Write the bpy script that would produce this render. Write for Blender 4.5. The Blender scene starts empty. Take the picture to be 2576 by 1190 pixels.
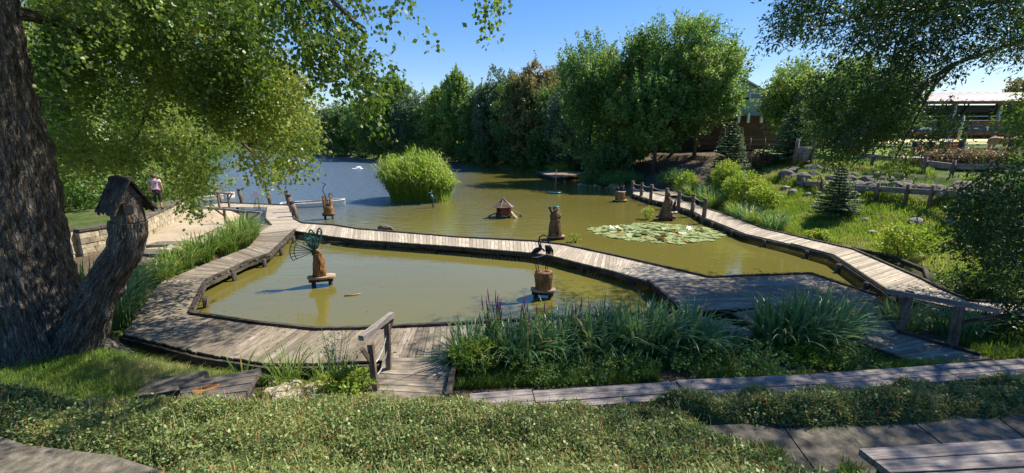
import bpy, math, random
import numpy as np
from mathutils import Vector, Matrix
random.seed(7); RNG = np.random.default_rng(11)
R = math.radians; PI = math.pi
sc = bpy.context.scene; col = sc.collection
# ------------------------------------------------------------------ camera, sky, sun
HC = 4.45; PITCH = R(12.3); FP = 1081.7; CX, CY = 1288.0, 595.0
cd = bpy.data.cameras.new('camera'); cam = bpy.data.objects.new('camera', cd); col.objects.link(cam)
cam.location = (0, 0, HC); cam.rotation_euler = (R(90) - PITCH, 0, 0)
cd.angle = 2 * math.atan(1288 / FP); cd.clip_end = 3000; cd.clip_start = .05
sc.camera = cam
SUN_EL = R(51); SUN_AZ = R(62)            # azimuth clockwise from +Y
SV = Vector((math.sin(SUN_AZ) * math.cos(SUN_EL), math.cos(SUN_AZ) * math.cos(SUN_EL), math.sin(SUN_EL)))
w = bpy.data.worlds.new('World'); sc.world = w; w.use_nodes = True
nt = w.node_tree; bg = nt.nodes['Background']
sky = nt.nodes.new('ShaderNodeTexSky'); sky.sky_type = 'NISHITA'; sky.sun_disc = False
sky.sun_elevation = SUN_EL; sky.sun_rotation = SUN_AZ; sky.air_density = 1.1; sky.dust_density = .2; sky.ozone_density = 3.2
hs = nt.nodes.new('ShaderNodeHueSaturation'); hs.inputs['Saturation'].default_value = 1.8; hs.inputs['Hue'].default_value = .517
gmn = nt.nodes.new('ShaderNodeGamma'); gmn.inputs[1].default_value = .62; nt.links.new(sky.outputs[0], gmn.inputs[0]); nt.links.new(gmn.outputs[0], hs.inputs['Color']); nt.links.new(hs.outputs[0], bg.inputs[0])
bg.inputs[1].default_value = .15
sd = bpy.data.lights.new('sun', 'SUN'); sun = bpy.data.objects.new('sun', sd); col.objects.link(sun)
sd.energy = 4.1; sd.angle = R(.55); sd.color = (1, .935, .81)
sun.rotation_euler = (-SV).to_track_quat('-Z', 'Y').to_euler(); sun.location = (30, 20, 40)
sc.view_settings.view_transform = 'Standard'; sc.view_settings.look = 'None'
sc.view_settings.exposure = 1.12; sc.view_settings.gamma = 1
sc.render.engine = 'CYCLES'
sc.cycles.max_bounces = 8; sc.cycles.transparent_max_bounces = 8
# ------------------------------------------------------------------ photo survey helpers (pixel of the 2576 px wide view -> metres)
def W(px, py, z=0.0):
    u = px - CX; v = py - CY
    dz = -(FP * math.sin(PITCH) + v * math.cos(PITCH)); dy = FP * math.cos(PITCH) - v * math.sin(PITCH)
    t = (z - HC) / dz
    return (u * t, dy * t, z)
def DP(px, py, y):
    u = px - CX; v = py - CY
    dz = -(FP * math.sin(PITCH) + v * math.cos(PITCH)); dy = FP * math.cos(PITCH) - v * math.sin(PITCH)
    t = y / dy
    return (u * t, y, HC + dz * t)
def DPn(px, py, y):
    u = px - CX; v = py - CY
    dz = -(FP * math.sin(PITCH) + v * math.cos(PITCH)); dy = FP * math.cos(PITCH) - v * math.sin(PITCH)
    t = y / dy
    return np.stack([u * t, y, HC + dz * t], -1)
# ------------------------------------------------------------------ materials
def newmat(name):
    m = bpy.data.materials.new(name); m.use_nodes = True
    n = m.node_tree; b = n.nodes['Principled BSDF']
    return m, n, b
def N(n, t, **k):
    x = n.nodes.new(t)
    for a, v in k.items(): setattr(x, a, v)
    return x
def ramp(n, fac, stops):
    r = N(n, 'ShaderNodeValToRGB'); e = r.color_ramp.elements
    while len(e) < len(stops): e.new(.5)
    for i, (p, c) in enumerate(stops): e[i].position = p; e[i].color = (*c, 1)
    n.links.new(fac, r.inputs[0]); return r.outputs[0]
def noise(n, vec, scale, detail=4, rough=.55, dist=0):
    t = N(n, 'ShaderNodeTexNoise'); t.inputs['Scale'].default_value = scale; t.inputs['Detail'].default_value = detail
    t.inputs['Roughness'].default_value = rough; t.inputs['Distortion'].default_value = dist
    if vec is not None: n.links.new(vec, t.inputs['Vector'])
    return t.outputs['Fac']
def mapv(n, vec, s):
    m = N(n, 'ShaderNodeMapping'); m.inputs['Scale'].default_value = s; n.links.new(vec, m.inputs['Vector']); return m.outputs[0]
def mixc(n, f, a, b, mode='MIX'):
    m = N(n, 'ShaderNodeMix', data_type='RGBA', blend_type=mode)
    if isinstance(f, float): m.inputs['Factor'].default_value = f
    else: n.links.new(f, m.inputs['Factor'])
    for s, v in (('A', a), ('B', b)):
        i = [q for q in m.inputs if q.name == s and q.type == 'RGBA'][0]
        if isinstance(v, tuple): i.default_value = (*v, 1)
        else: n.links.new(v, i)
    return [q for q in m.outputs if q.type == 'RGBA'][0]
def bump(n, b, h, strength=.4, dist=.02):
    x = N(n, 'ShaderNodeBump'); x.inputs['Strength'].default_value = strength; x.inputs['Distance'].default_value = dist
    n.links.new(h, x.inputs['Height']); n.links.new(x.outputs[0], b.inputs['Normal'])
def wood(name, dark, mid, light, rough=.85, bstr=.5, moss=None):
    m, n, b = newmat(name)
    a = N(n, 'ShaderNodeAttribute'); a.attribute_name = 'puv'; v = a.outputs['Vector']
    isl = N(n, 'ShaderNodeNewGeometry').outputs['Random Per Island']
    g = noise(n, mapv(n, v, (1.2, 22, 22)), 2.2, 6, .65, .4)
    c = ramp(n, g, [(.28, dark), (.5, mid), (.72, light)])
    hv = N(n, 'ShaderNodeHueSaturation'); n.links.new(c, hv.inputs['Color'])
    mr = N(n, 'ShaderNodeMapRange'); mr.inputs[3].default_value = .62; mr.inputs[4].default_value = 1.3
    n.links.new(isl, mr.inputs[0]); n.links.new(mr.outputs[0], hv.inputs['Value'])
    st = noise(n, mapv(n, v, (1, 2.5, 2.5)), 1.7, 5, .7)
    f = ramp(n, st, [(.42, (0, 0, 0)), (.68, (1, 1, 1))])
    c2 = mixc(n, f, hv.outputs[0], moss if moss else tuple(x * .6 for x in dark))
    mm = N(n, 'ShaderNodeMix', data_type='RGBA'); 
    n.links.new(c2, b.inputs['Base Color']); b.inputs['Roughness'].default_value = rough
    b.inputs['Specular IOR Level'].default_value = .25
    bump(n, b, g, bstr, .01)
    return m
def plain(name, c, rough=.6, metal=0, var=.25, scale=8, spec=.5):
    m, n, b = newmat(name)
    tc = N(n, 'ShaderNodeTexCoord').outputs['Object']
    g = noise(n, tc, scale, 6, .65)
    lo = tuple(x * (1 - var) for x in c); hi = tuple(min(1, x * (1 + var)) for x in c)
    n.links.new(ramp(n, g, [(.3, lo), (.7, hi)]), b.inputs['Base Color'])
    b.inputs['Roughness'].default_value = rough; b.inputs['Metallic'].default_value = metal
    b.inputs['Specular IOR Level'].default_value = spec
    bump(n, b, g, .25, .01)
    return m
def leafmat(name, stops, trans=.38, rough=.45, spec=.4):
    m, n, b = newmat(name)
    a = N(n, 'ShaderNodeAttribute'); a.attribute_name = 'tint'
    c = ramp(n, a.outputs['Fac'], stops)
    n.links.new(c, b.inputs['Base Color']); b.inputs['Roughness'].default_value = rough
    b.inputs['Specular IOR Level'].default_value = spec
    t = N(n, 'ShaderNodeBsdfTranslucent')
    tc = N(n, 'ShaderNodeHueSaturation'); tc.inputs['Value'].default_value = 1.5; tc.inputs['Saturation'].default_value = 1.1; tc.inputs['Hue'].default_value = .485
    n.links.new(c, tc.inputs['Color']); n.links.new(tc.outputs[0], t.inputs['Color'])
    mx = N(n, 'ShaderNodeMixShader'); mx.inputs[0].default_value = trans
    n.links.new(b.outputs[0], mx.inputs[1]); n.links.new(t.outputs[0], mx.inputs[2])
    n.links.new(mx.outputs[0], n.nodes['Material Output'].inputs['Surface'])
    return m
M = {}
M['deck_light'] = wood('sunbleached_deck', (.17, .135, .095), (.42, .35, .265), (.6, .52, .41), moss=(.3, .25, .18))
M['deck'] = wood('weathered_deck', (.085, .065, .048), (.25, .205, .155), (.44, .375, .295), moss=(.15, .12, .08))
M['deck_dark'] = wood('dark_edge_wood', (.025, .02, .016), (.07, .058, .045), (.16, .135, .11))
M['pale_wood'] = wood('pale_cut_wood', (.3, .19, .11), (.47, .33, .21), (.62, .48, .34))
M['orange_wood'] = wood('carved_orange_wood', (.08, .032, .01), (.34, .16, .05), (.58, .33, .13), rough=.6)
M['brown_wood'] = wood('carved_brown_wood', (.05, .025, .012), (.19, .10, .045), (.36, .21, .1), rough=.65)
M['post_wood'] = wood('post_wood', (.07, .045, .035), (.2, .14, .105), (.36, .28, .22))
M['bench_wood'] = wood('bench_wood', (.07, .055, .05), (.25, .21, .185), (.46, .41, .37), moss=(.13, .115, .105), bstr=.9)
M['old_wood'] = wood('cracked_old_wood', (.03, .026, .022), (.12, .1, .085), (.27, .235, .2), moss=(.07, .06, .05), bstr=1)
M['clad'] = wood('brown_cladding', (.06, .028, .014), (.13, .06, .03), (.19, .09, .05))
M['red_wood'] = wood('reddish_boards', (.12, .03, .02), (.25, .07, .045), (.36, .13, .08))
M['metal_dark'] = plain('dark_metal', (.025, .026, .03), .45, .6)
M['patina'] = plain('patina_metal', (.045, .13, .125), .42, .5, .5, 14)
M['rope'] = plain('rope', (.5, .46, .4), .9)
M['grey_metal'] = plain('grey_metal', (.42, .42, .45), .5, .2, .15)
M['white_paint'] = plain('white_paint', (.75, .73, .68), .5, 0, .15)
M['boat_in'] = plain('boat_inside', (.34, .35, .36), .6, 0, .3)
M['black'] = plain('black', (.012, .012, .012), .7)
M['red_cloth'] = plain('red_cloth', (.5, .035, .02), .8)
M['orange_paint'] = plain('orange_paint', (.62, .16, .03), .6)
M['lilac_cloth'] = plain('lilac_cloth', (.66, .42, .6), .85)
M['skin'] = plain('skin', (.5, .27, .18), .6, 0, .1)
M['hair'] = plain('hair', (.12, .05, .025), .6)
M['blue_cloth'] = plain('blue_cloth', (.04, .1, .25), .85)
M['pale_cloth'] = plain('pale_cloth', (.6, .5, .45), .85)
M['cow'] = plain('cow_hide', (.3, .11, .04), .7, 0, .3, 4)
M['render_wall'] = plain('grey_render', (.33, .31, .32), .9, 0, .06, 3)
M['green_wall'] = plain('green_panel', (.24, .3, .2), .85, 0, .08, 3)
M['glass'] = plain('window_glass', (.05, .08, .12), .12, 0, .1)
M['flower'] = plain('purple_flower', (.3, .06, .2), .7)
M['blue_flower'] = plain('blue_flower', (.42, .45, .85), .7)
M['cream'] = plain('cream_post', (.6, .55, .38), .7, 0, .1)
def stonemat(name, a, bcol, c, scale=6):
    m, n, b = newmat(name)
    tc = N(n, 'ShaderNodeTexCoord').outputs['Object']
    isl = N(n, 'ShaderNodeNewGeometry').outputs['Random Per Island']
    g = noise(n, tc, scale, 8, .7, .3)
    cc = ramp(n, g, [(.3, a), (.5, bcol), (.72, c)])
    hv = N(n, 'ShaderNodeHueSaturation'); n.links.new(cc, hv.inputs['Color'])
    mr = N(n, 'ShaderNodeMapRange'); mr.inputs[3].default_value = .65; mr.inputs[4].default_value = 1.25
    n.links.new(isl, mr.inputs[0]); n.links.new(mr.outputs[0], hv.inputs['Value'])
    n.links.new(hv.outputs[0], b.inputs['Base Color']); b.inputs['Roughness'].default_value = .92
    b.inputs['Specular IOR Level'].default_value = .2
    bump(n, b, g, .8, .03); return m
M['stone'] = stonemat('grey_stone', (.1, .09, .075), (.24, .21, .17), (.42, .38, .31))
M['boulder'] = stonemat('brown_boulder', (.05, .043, .033), (.13, .11, .088), (.27, .235, .19))  # brownish stone, darkened further to stand in for shade on the rock bank
M['pale_stone'] = stonemat('pale_limestone', (.13, .1, .065), (.37, .31, .21), (.55, .48, .36), 5)
M['slab'] = stonemat('flat_sandstone', (.045, .04, .03), (.115, .1, .075), (.23, .2, .155), 7)
M['roof_metal'] = plain('roof_sheet', (.23, .165, .155), .55, 0, .12, 2)
# bark
m, n, b = newmat('bark'); M['bark'] = m
a = N(n, 'ShaderNodeAttribute'); a.attribute_name = 'puv'
g = noise(n, mapv(n, a.outputs['Vector'], (3.2, 17, 17)), 1.0, 10, .7, .15)
g2 = noise(n, mapv(n, a.outputs['Vector'], (1, 1.5, 1.5)), 1.3, 4)
vo = N(n, 'ShaderNodeTexVoronoi'); vo.feature = 'DISTANCE_TO_EDGE'; vo.inputs['Scale'].default_value = 1.0
dm = N(n, 'ShaderNodeVectorMath', operation='ADD'); nz = N(n, 'ShaderNodeTexNoise'); nz.inputs['Scale'].default_value = 7; n.links.new(a.outputs['Vector'], nz.inputs['Vector'])
sc_ = N(n, 'ShaderNodeVectorMath', operation='SCALE'); sc_.inputs['Scale'].default_value = .09; n.links.new(nz.outputs['Color'], sc_.inputs[0])
n.links.new(a.outputs['Vector'], dm.inputs[0]); n.links.new(sc_.outputs[0], dm.inputs[1]); n.links.new(mapv(n, dm.outputs[0], (3.2, 30, 30)), vo.inputs['Vector'])
crk = ramp(n, vo.outputs['Distance'], [(.0, (.5, .5, .5)), (.22, (1, 1, 1))])
c = ramp(n, g, [(.36, (.045, .038, .03)), (.5, (.18, .152, .125)), (.66, (.36, .315, .265))])
c = mixc(n, ramp(n, g2, [(.5, (0, 0, 0)), (.75, (.45, .45, .45))]), c, (.12, .08, .055))
c = mixc(n, crk, (.02, .016, .013), c)
n.links.new(c, b.inputs['Base Color']); b.inputs['Roughness'].default_value = .95; b.inputs['Specular IOR Level'].default_value = .1
hh_ = N(n, 'ShaderNodeMath', operation='ADD'); n.links.new(g, hh_.inputs[0]); n.links.new(crk, hh_.inputs[1])
bump(n, b, hh_.outputs[0], 1, .05)
# soil / grass ground
m, n, b = newmat('ground_soil'); M['ground'] = m
tc = N(n, 'ShaderNodeTexCoord').outputs['Object']
a = N(n, 'ShaderNodeAttribute'); a.attribute_name = 'tint'
g = noise(n, tc, 1.7, 9, .75); g3 = noise(n, tc, 14, 6, .7)
gr = ramp(n, g, [(.3, (.03, .05, .012)), (.5, (.07, .11, .025)), (.7, (.13, .16, .05))])
dr = ramp(n, g3, [(.3, (.05, .036, .022)), (.5, (.115, .085, .055)), (.72, (.2, .16, .11))])
f = N(n, 'ShaderNodeMath', operation='ADD'); f2 = N(n, 'ShaderNodeMath', operation='MULTIPLY_ADD')
n.links.new(g, f2.inputs[0]); f2.inputs[1].default_value = .9; f2.inputs[2].default_value = -.45
n.links.new(f2.outputs[0], f.inputs[0]); n.links.new(a.outputs['Fac'], f.inputs[1])
n.links.new(mixc(n, ramp(n, f.outputs[0], [(.4, (0, 0, 0)), (.6, (1, 1, 1))]), gr, dr), b.inputs['Base Color'])
b.inputs['Roughness'].default_value = .95; b.inputs['Specular IOR Level'].default_value = .1
bump(n, b, g3, .8, .06)
# sand
m, n, b = newmat('sand'); M['sand'] = m
tc = N(n, 'ShaderNodeTexCoord').outputs['Object']
g = noise(n, tc, 1.1, 8, .7); g3 = noise(n, tc, 60, 3, .7)
c = ramp(n, g, [(.3, (.27, .205, .125)), (.55, (.4, .315, .21)), (.75, (.48, .39, .27))])
n.links.new(mixc(n, ramp(n, g3, [(.4, (0, 0, 0)), (.8, (.5, .5, .5))]), c, (.25, .19, .12)), b.inputs['Base Color'])
b.inputs['Roughness'].default_value = .95; bump(n, b, g3, .4, .01)
# murky water
m, n, b = newmat('murky_water'); M['water'] = m
tc = N(n, 'ShaderNodeTexCoord').outputs['Object']
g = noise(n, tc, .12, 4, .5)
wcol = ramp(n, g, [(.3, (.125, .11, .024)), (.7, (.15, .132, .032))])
b.inputs['Roughness'].default_value = .035; b.inputs['IOR'].default_value = 1.5
w1 = noise(n, mapv(n, tc, (.5, 1.3, 1)), 2.3, 4, .55, .6)
w2 = noise(n, mapv(n, tc, (.6, 1.8, 1)), .55, 3, .5, .3)
gm = N(n, 'ShaderNodeSeparateXYZ'); n.links.new(tc, gm.inputs[0])
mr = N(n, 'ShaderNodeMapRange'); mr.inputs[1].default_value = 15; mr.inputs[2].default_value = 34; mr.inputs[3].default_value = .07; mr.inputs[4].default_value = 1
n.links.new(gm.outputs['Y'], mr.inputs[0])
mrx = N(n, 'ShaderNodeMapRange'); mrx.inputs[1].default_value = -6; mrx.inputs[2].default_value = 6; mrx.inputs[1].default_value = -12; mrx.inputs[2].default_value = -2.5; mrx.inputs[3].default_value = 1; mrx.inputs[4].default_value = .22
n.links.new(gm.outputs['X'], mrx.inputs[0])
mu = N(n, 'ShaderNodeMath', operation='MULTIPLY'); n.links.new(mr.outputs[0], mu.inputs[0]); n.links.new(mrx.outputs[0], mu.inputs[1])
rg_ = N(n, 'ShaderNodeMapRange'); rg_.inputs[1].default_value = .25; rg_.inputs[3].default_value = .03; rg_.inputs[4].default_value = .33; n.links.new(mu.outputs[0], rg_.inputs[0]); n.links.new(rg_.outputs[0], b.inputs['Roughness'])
dm_ = N(n, 'ShaderNodeMapRange'); dm_.inputs[1].default_value = .28; dm_.inputs[2].default_value = .9; n.links.new(mu.outputs[0], dm_.inputs[0]); n.links.new(mixc(n, dm_.outputs[0], wcol, (.075, .1, .12)), b.inputs['Base Color'])  # bluer base colour on the open lake stands in for reflected sky
bp = N(n, 'ShaderNodeBump'); bp.inputs['Distance'].default_value = .3; n.links.new(w1, bp.inputs['Height']); n.links.new(mu.outputs[0], bp.inputs['Strength'])
bp2 = N(n, 'ShaderNodeBump'); bp2.inputs['Distance'].default_value = .06; bp2.inputs['Strength'].default_value = .18; n.links.new(w2, bp2.inputs['Height'])
n.links.new(bp.outputs[0], bp2.inputs['Normal']); n.links.new(bp2.outputs[0], b.inputs['Normal'])
# foliage kinds
G = lambda *a: [(i / (len(a) - 1), c) for i, c in enumerate(a)]
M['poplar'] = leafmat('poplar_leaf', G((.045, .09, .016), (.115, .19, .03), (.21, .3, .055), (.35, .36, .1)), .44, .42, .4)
M['oak'] = leafmat('oak_leaf', G((.045, .11, .028), (.105, .21, .05), (.18, .29, .075), (.28, .33, .085)), .4, .5, .35)
M['far'] = leafmat('far_leaf', G((.055, .11, .033), (.11, .19, .05), (.17, .26, .07), (.27, .26, .1)), .38)
M['far_rust'] = leafmat('far_leaf_rusty', G((.045, .075, .025), (.1, .13, .038), (.17, .18, .06), (.28, .2, .085)), .34)
M['far_grey'] = leafmat('far_leaf_grey', G((.04, .075, .035), (.09, .14, .07), (.15, .21, .11), (.22, .25, .13)), .3)
M['far_pale'] = leafmat('far_leaf_pale', G((.06, .12, .025), (.12, .22, .04), (.19, .3, .06), (.28, .32, .09)), .4)
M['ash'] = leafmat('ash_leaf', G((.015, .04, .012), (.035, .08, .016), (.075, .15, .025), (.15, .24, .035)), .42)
M['bright'] = leafmat('bright_leaf', G((.08, .15, .02), (.15, .25, .03), (.22, .33, .045), (.34, .37, .07)), .42)
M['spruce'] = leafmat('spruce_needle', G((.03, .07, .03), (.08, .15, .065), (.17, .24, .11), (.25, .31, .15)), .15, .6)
M['reed'] = leafmat('reed_leaf', G((.1, .17, .03), (.2, .31, .045), (.27, .4, .07), (.46, .42, .17)), .45)
M['iris'] = leafmat('iris_leaf', G((.045, .12, .038), (.1, .205, .07), (.17, .29, .105), (.36, .34, .12)), .32, .38, .45)
M['irisy'] = leafmat('iris_leaf_yellowish', G((.05, .12, .025), (.11, .2, .035), (.19, .29, .06), (.34, .31, .09)), .35, .4)
M['cot'] = leafmat('cotoneaster_leaf', G((.065, .105, .03), (.145, .2, .055), (.28, .33, .11), (.4, .17, .07)), .28, .45, .4)
M['grass'] = leafmat('grass_blade', G((.07, .13, .02), (.13, .22, .03), (.2, .3, .045), (.36, .33, .13)), .42)
M['lily'] = leafmat('lily_leaf', G((.15, .2, .07), (.26, .33, .12), (.38, .43, .18), (.42, .2, .07)), .1, .3, .5)
M['hedge'] = leafmat('hedge_leaf', G((.06, .06, .025), (.13, .11, .05), (.26, .16, .09), (.2, .22, .07)), .25)
# ------------------------------------------------------------------ object helpers
def tag(o, label=None, cat=None, group=None, kind=None):
    if label: o['label'] = label
    if cat: o['category'] = cat
    if group: o['group'] = group
    if kind: o['kind'] = kind
    return o
WL = {}
def empty(name, loc, label, cat, group=None):
    o = bpy.data.objects.new(name, None); col.objects.link(o); o.location = loc; o.empty_display_size = .2
    WL[o.name] = Vector(loc); return tag(o, label, cat, group)
def link(name, me, mat, parent=None):
    o = bpy.data.objects.new(name, me); col.objects.link(o)
    if mat is not None and not me.materials: me.materials.append(mat)
    if parent is not None: o.parent = parent; WL[o.name] = WL[parent.name]
    else: WL[o.name] = Vector((0, 0, 0))
    return o
def np_mesh(name, V, F, tint=None, puv=None, smooth=None):
    """V (n,3); F (m,k) array or list of such arrays"""
    if not isinstance(F, list): F = [F]
    me = bpy.data.meshes.new(name)
    V = np.asarray(V, np.float32)
    me.vertices.add(len(V)); me.vertices.foreach_set('co', V.ravel())
    loops = np.concatenate([f.ravel() for f in F]).astype(np.int32)
    tot = np.concatenate([np.full(len(f), f.shape[1]) for f in F]).astype(np.int32)
    st = np.concatenate([[0], np.cumsum(tot)[:-1]]).astype(np.int32)
    me.loops.add(len(loops)); me.loops.foreach_set('vertex_index', loops)
    me.polygons.add(len(tot)); me.polygons.foreach_set('loop_start', st); me.polygons.foreach_set('loop_total', tot)
    me.update(calc_edges=True)
    me.polygons.foreach_set('use_smooth', np.asarray(smooth if smooth is not None else np.zeros(len(tot)), bool))
    if tint is not None:
        at = me.attributes.new('tint', 'FLOAT', 'POINT'); at.data.foreach_set('value', np.asarray(tint, np.float32))
    if puv is not None:
        at = me.attributes.new('puv', 'FLOAT_VECTOR', 'POINT'); at.data.foreach_set('vector', np.asarray(puv, np.float32).ravel())
    return me
class MB:
    def __init__(s): s.v = []; s.f = []; s.p = []; s.sm = []
    def add(s, vs, fs, ps=None, smooth=False):
        o = len(s.v); s.v += [tuple(x) for x in vs]
        s.p += [tuple(x) for x in (ps if ps is not None else vs)]
        s.f += [tuple(i + o for i in f) for f in fs]; s.sm += [smooth] * len(fs)
        return s
    def hexa(s, b, t, ps=None):       # bottom 4, top 4 points (same winding, ccw from above)
        fs = [(3, 2, 1, 0), (4, 5, 6, 7)] + [(i, (i + 1) % 4, 4 + (i + 1) % 4, 4 + i) for i in range(4)]
        return s.add(list(b) + list(t), fs, ps)
    def plank(s, a, b, c, d, th, lift=0):     # top quad a-b (one end) c-d (other end), long axis a->d
        a, b, c, d = [Vector(q) + Vector((0, 0, lift)) for q in (a, b, c, d)]
        L = (d - a).length; wd = (b - a).length; r = Vector((random.random() * 90, random.random() * 9, random.random() * 9))
        dn = Vector((0, 0, -th))
        loc = [(0, 0, 0), (0, wd, 0), (L, wd, 0), (L, 0, 0)]
        ps = [tuple(Vector(q) + r + Vector((0, 0, -th))) for q in loc] + [tuple(Vector(q) + r) for q in loc]
        n = (b - a).cross(d - a)
        if n.z < 0: return s.hexa([a + dn, b + dn, c + dn, d + dn], [a, b, c, d], ps)
        return s.hexa([a + dn, d + dn, c + dn, b + dn], [a, d, c, b], [ps[0], ps[3], ps[2], ps[1], ps[4], ps[7], ps[6], ps[5]])
    def box(s, c, size, rz=0, M3=None, taper=1.0):
        sx, sy, sz = [q / 2 for q in size]
        m = M3 if M3 is not None else Matrix.Rotation(rz, 3, 'Z')
        pts = [Vector((x * (taper if z > 0 else 1), y * (taper if z > 0 else 1), z)) for z in (-sz, sz) for x, y in ((-sx, -sy), (sx, -sy), (sx, sy), (-sx, sy))]
        r = Vector((random.random() * 90, random.random() * 9, random.random() * 9))
        ax = max(range(3), key=lambda i: size[i])
        ps = [tuple(Vector((q[ax], q[(ax + 1) % 3], q[(ax + 2) % 3])) + r) for q in pts]
        vs = [m @ q + Vector(c) for q in pts]
        return s.hexa(vs[:4], vs[4:], ps)
    def bar(s, a, b, wd, ht, up=(0, 0, 1)):  # rectangular bar from a to b
        a = Vector(a); b = Vector(b); d = (b - a); L = d.length; d.normalize()
        u = Vector(up); sd_ = d.cross(u)
        if sd_.length < 1e-3: sd_ = d.cross(Vector((0, 1, 0)))
        sd_.normalize(); u = sd_.cross(d)
        m = Matrix((d, sd_, u)).transposed()
        return s.box((a + b) / 2, (L, wd, ht), M3=m)
    def tube(s, pts, rad, seg=8, cap=True, jit=0, smooth=True, close=False):
        pts = [Vector(p) for p in pts]; n = len(pts)
        if not hasattr(rad, '__len__'): rad = [rad] * n
        vs = []; ps = []; r0 = random.random() * 50; L = 0
        pr = None
        for i, p in enumerate(pts):
            d = (pts[min(i + 1, n - 1)] - pts[max(i - 1, 0)]).normalized()
            if close: d = (pts[(i + 1) % n] - pts[i - 1]).normalized()
            if pr is None:
                x = d.orthogonal().normalized()
            else:
                x = (pr - d * pr.dot(d)); x = x.normalized() if x.length > 1e-5 else d.orthogonal().normalized()
            pr = x; y = d.cross(x)
            if i: L += (p - pts[i - 1]).length
            for k in range(seg):
                a = 2 * PI * k / seg; rr = rad[i] * (1 + random.uniform(-jit, jit))
                vs.append(p + (x * math.cos(a) + y * math.sin(a)) * rr)
                ps.append((L + r0, rad[i] * math.cos(a) + r0, rad[i] * math.sin(a)))
        fs = []
        for i in range(n - 1 + (1 if close else 0)):
            for k in range(seg):
                a = i * seg; b = ((i + 1) % n) * seg
                fs.append((a + k, a + (k + 1) % seg, b + (k + 1) % seg, b + k))
        s.add(vs, fs, ps, smooth)
        if cap and not close:
            o = len(s.v) - len(vs)
            s.f.append(tuple(o + k for k in reversed(range(seg)))); s.f.append(tuple(o + (n - 1) * seg + k for k in range(seg))); s.sm += [False] * 2
        return s
    def prism(s, poly, z0, z1):
        n = len(poly)
        a = sum(poly[i][0] * poly[(i + 1) % n][1] - poly[(i + 1) % n][0] * poly[i][1] for i in range(n))
        if a < 0: poly = poly[::-1]
        vs = [(x, y, z0) for x, y in poly] + [(x, y, z1) for x, y in poly]
        fs = [tuple(reversed(range(n))), tuple(range(n, 2 * n))] + [(i, (i + 1) % n, n + (i + 1) % n, n + i) for i in range(n)]
        return s.add(vs, fs)
    def blob(s, c, r, sub=2, jit=.15, sq=(1, 1, 1), rz=0, seed=None):
        import bmesh
        bm = bmesh.new(); bmesh.ops.create_icosphere(bm, subdivisions=sub, radius=1)
        rg = random.Random(seed if seed is not None else random.random())
        off = [Vector((rg.uniform(-1, 1), rg.uniform(-1, 1), rg.uniform(-1, 1))).normalized() for _ in range(7)]
        cut = [rg.uniform(.55, .95) for _ in range(7)]
        m = Matrix.Rotation(rz, 3, 'Z'); vs = []
        for v in bm.verts:
            p = v.co.copy()
            for o_, k in zip(off, cut):
                d = p.dot(o_)
                if d > k and jit > 0: p -= o_ * (d - k) * .85
            p *= 1 + rg.uniform(-jit, jit) * .4
            p = Vector((p.x * sq[0], p.y * sq[1], p.z * sq[2])) * r
            vs.append(m @ p + Vector(c))
        fs = [tuple(v.index for v in f.verts) for f in bm.faces]; bm.free()
        return s.add(vs, fs, None, jit < .05)
    def build(s, name, mat, parent=None):
        V = np.array(s.v, np.float32).reshape(-1, 3)
        if parent is not None: V = V - np.array(WL[parent.name], np.float32)
        me = bpy.data.meshes.new(name)
        me.from_pydata(V.tolist(), [], s.f); me.update()
        me.polygons.foreach_set('use_smooth', np.array(s.sm, bool))
        at = me.attributes.new('puv', 'FLOAT_VECTOR', 'POINT'); at.data.foreach_set('vector', np.array(s.p, np.float32).ravel())
        return link(name, me, mat, parent)
def copy_tree(o, loc=None, rz=None, scale=None, parent=None, **kw):
    c = o.copy(); col.objects.link(c); c.parent = parent
    if loc is not None: c.location = loc
    if rz is not None: c.rotation_euler = (0, 0, rz)
    if scale is not None: c.scale = scale if hasattr(scale, '__len__') else (scale,) * 3
    for ch in list(o.children): copy_tree(ch, parent=c)
    if kw: tag(c, **kw)
    return c
def unit(a): return a / np.maximum(np.linalg.norm(a, axis=-1, keepdims=True), 1e-9)
def rdir(n): return unit(RNG.normal(size=(n, 3)))
def leaves(pos, axis, nrm, length, width, tint, fold=.25):
    n = len(pos); axis = unit(axis); side = unit(np.cross(axis, nrm)); nn = np.cross(side, axis)
    L = np.broadcast_to(np.asarray(length).reshape(-1, 1), (n, 1)); Wd = np.broadcast_to(np.asarray(width).reshape(-1, 1), (n, 1))
    a = pos; d = pos + axis * L
    m = pos + axis * L * .45 + nn * Wd * fold
    l = m - side * Wd * .5 ; r = m + side * Wd * .5
    l = l - nn * Wd * fold; r = r - nn * Wd * fold
    V = np.stack([a, l, d, r], 1).reshape(-1, 3)
    i = np.arange(n)[:, None] * 4
    F = np.concatenate([i + np.array([[0, 1, 2]]), i + np.array([[0, 2, 3]])], 1).reshape(-1, 3)
    return V, F, np.repeat(tint, 4)
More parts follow.
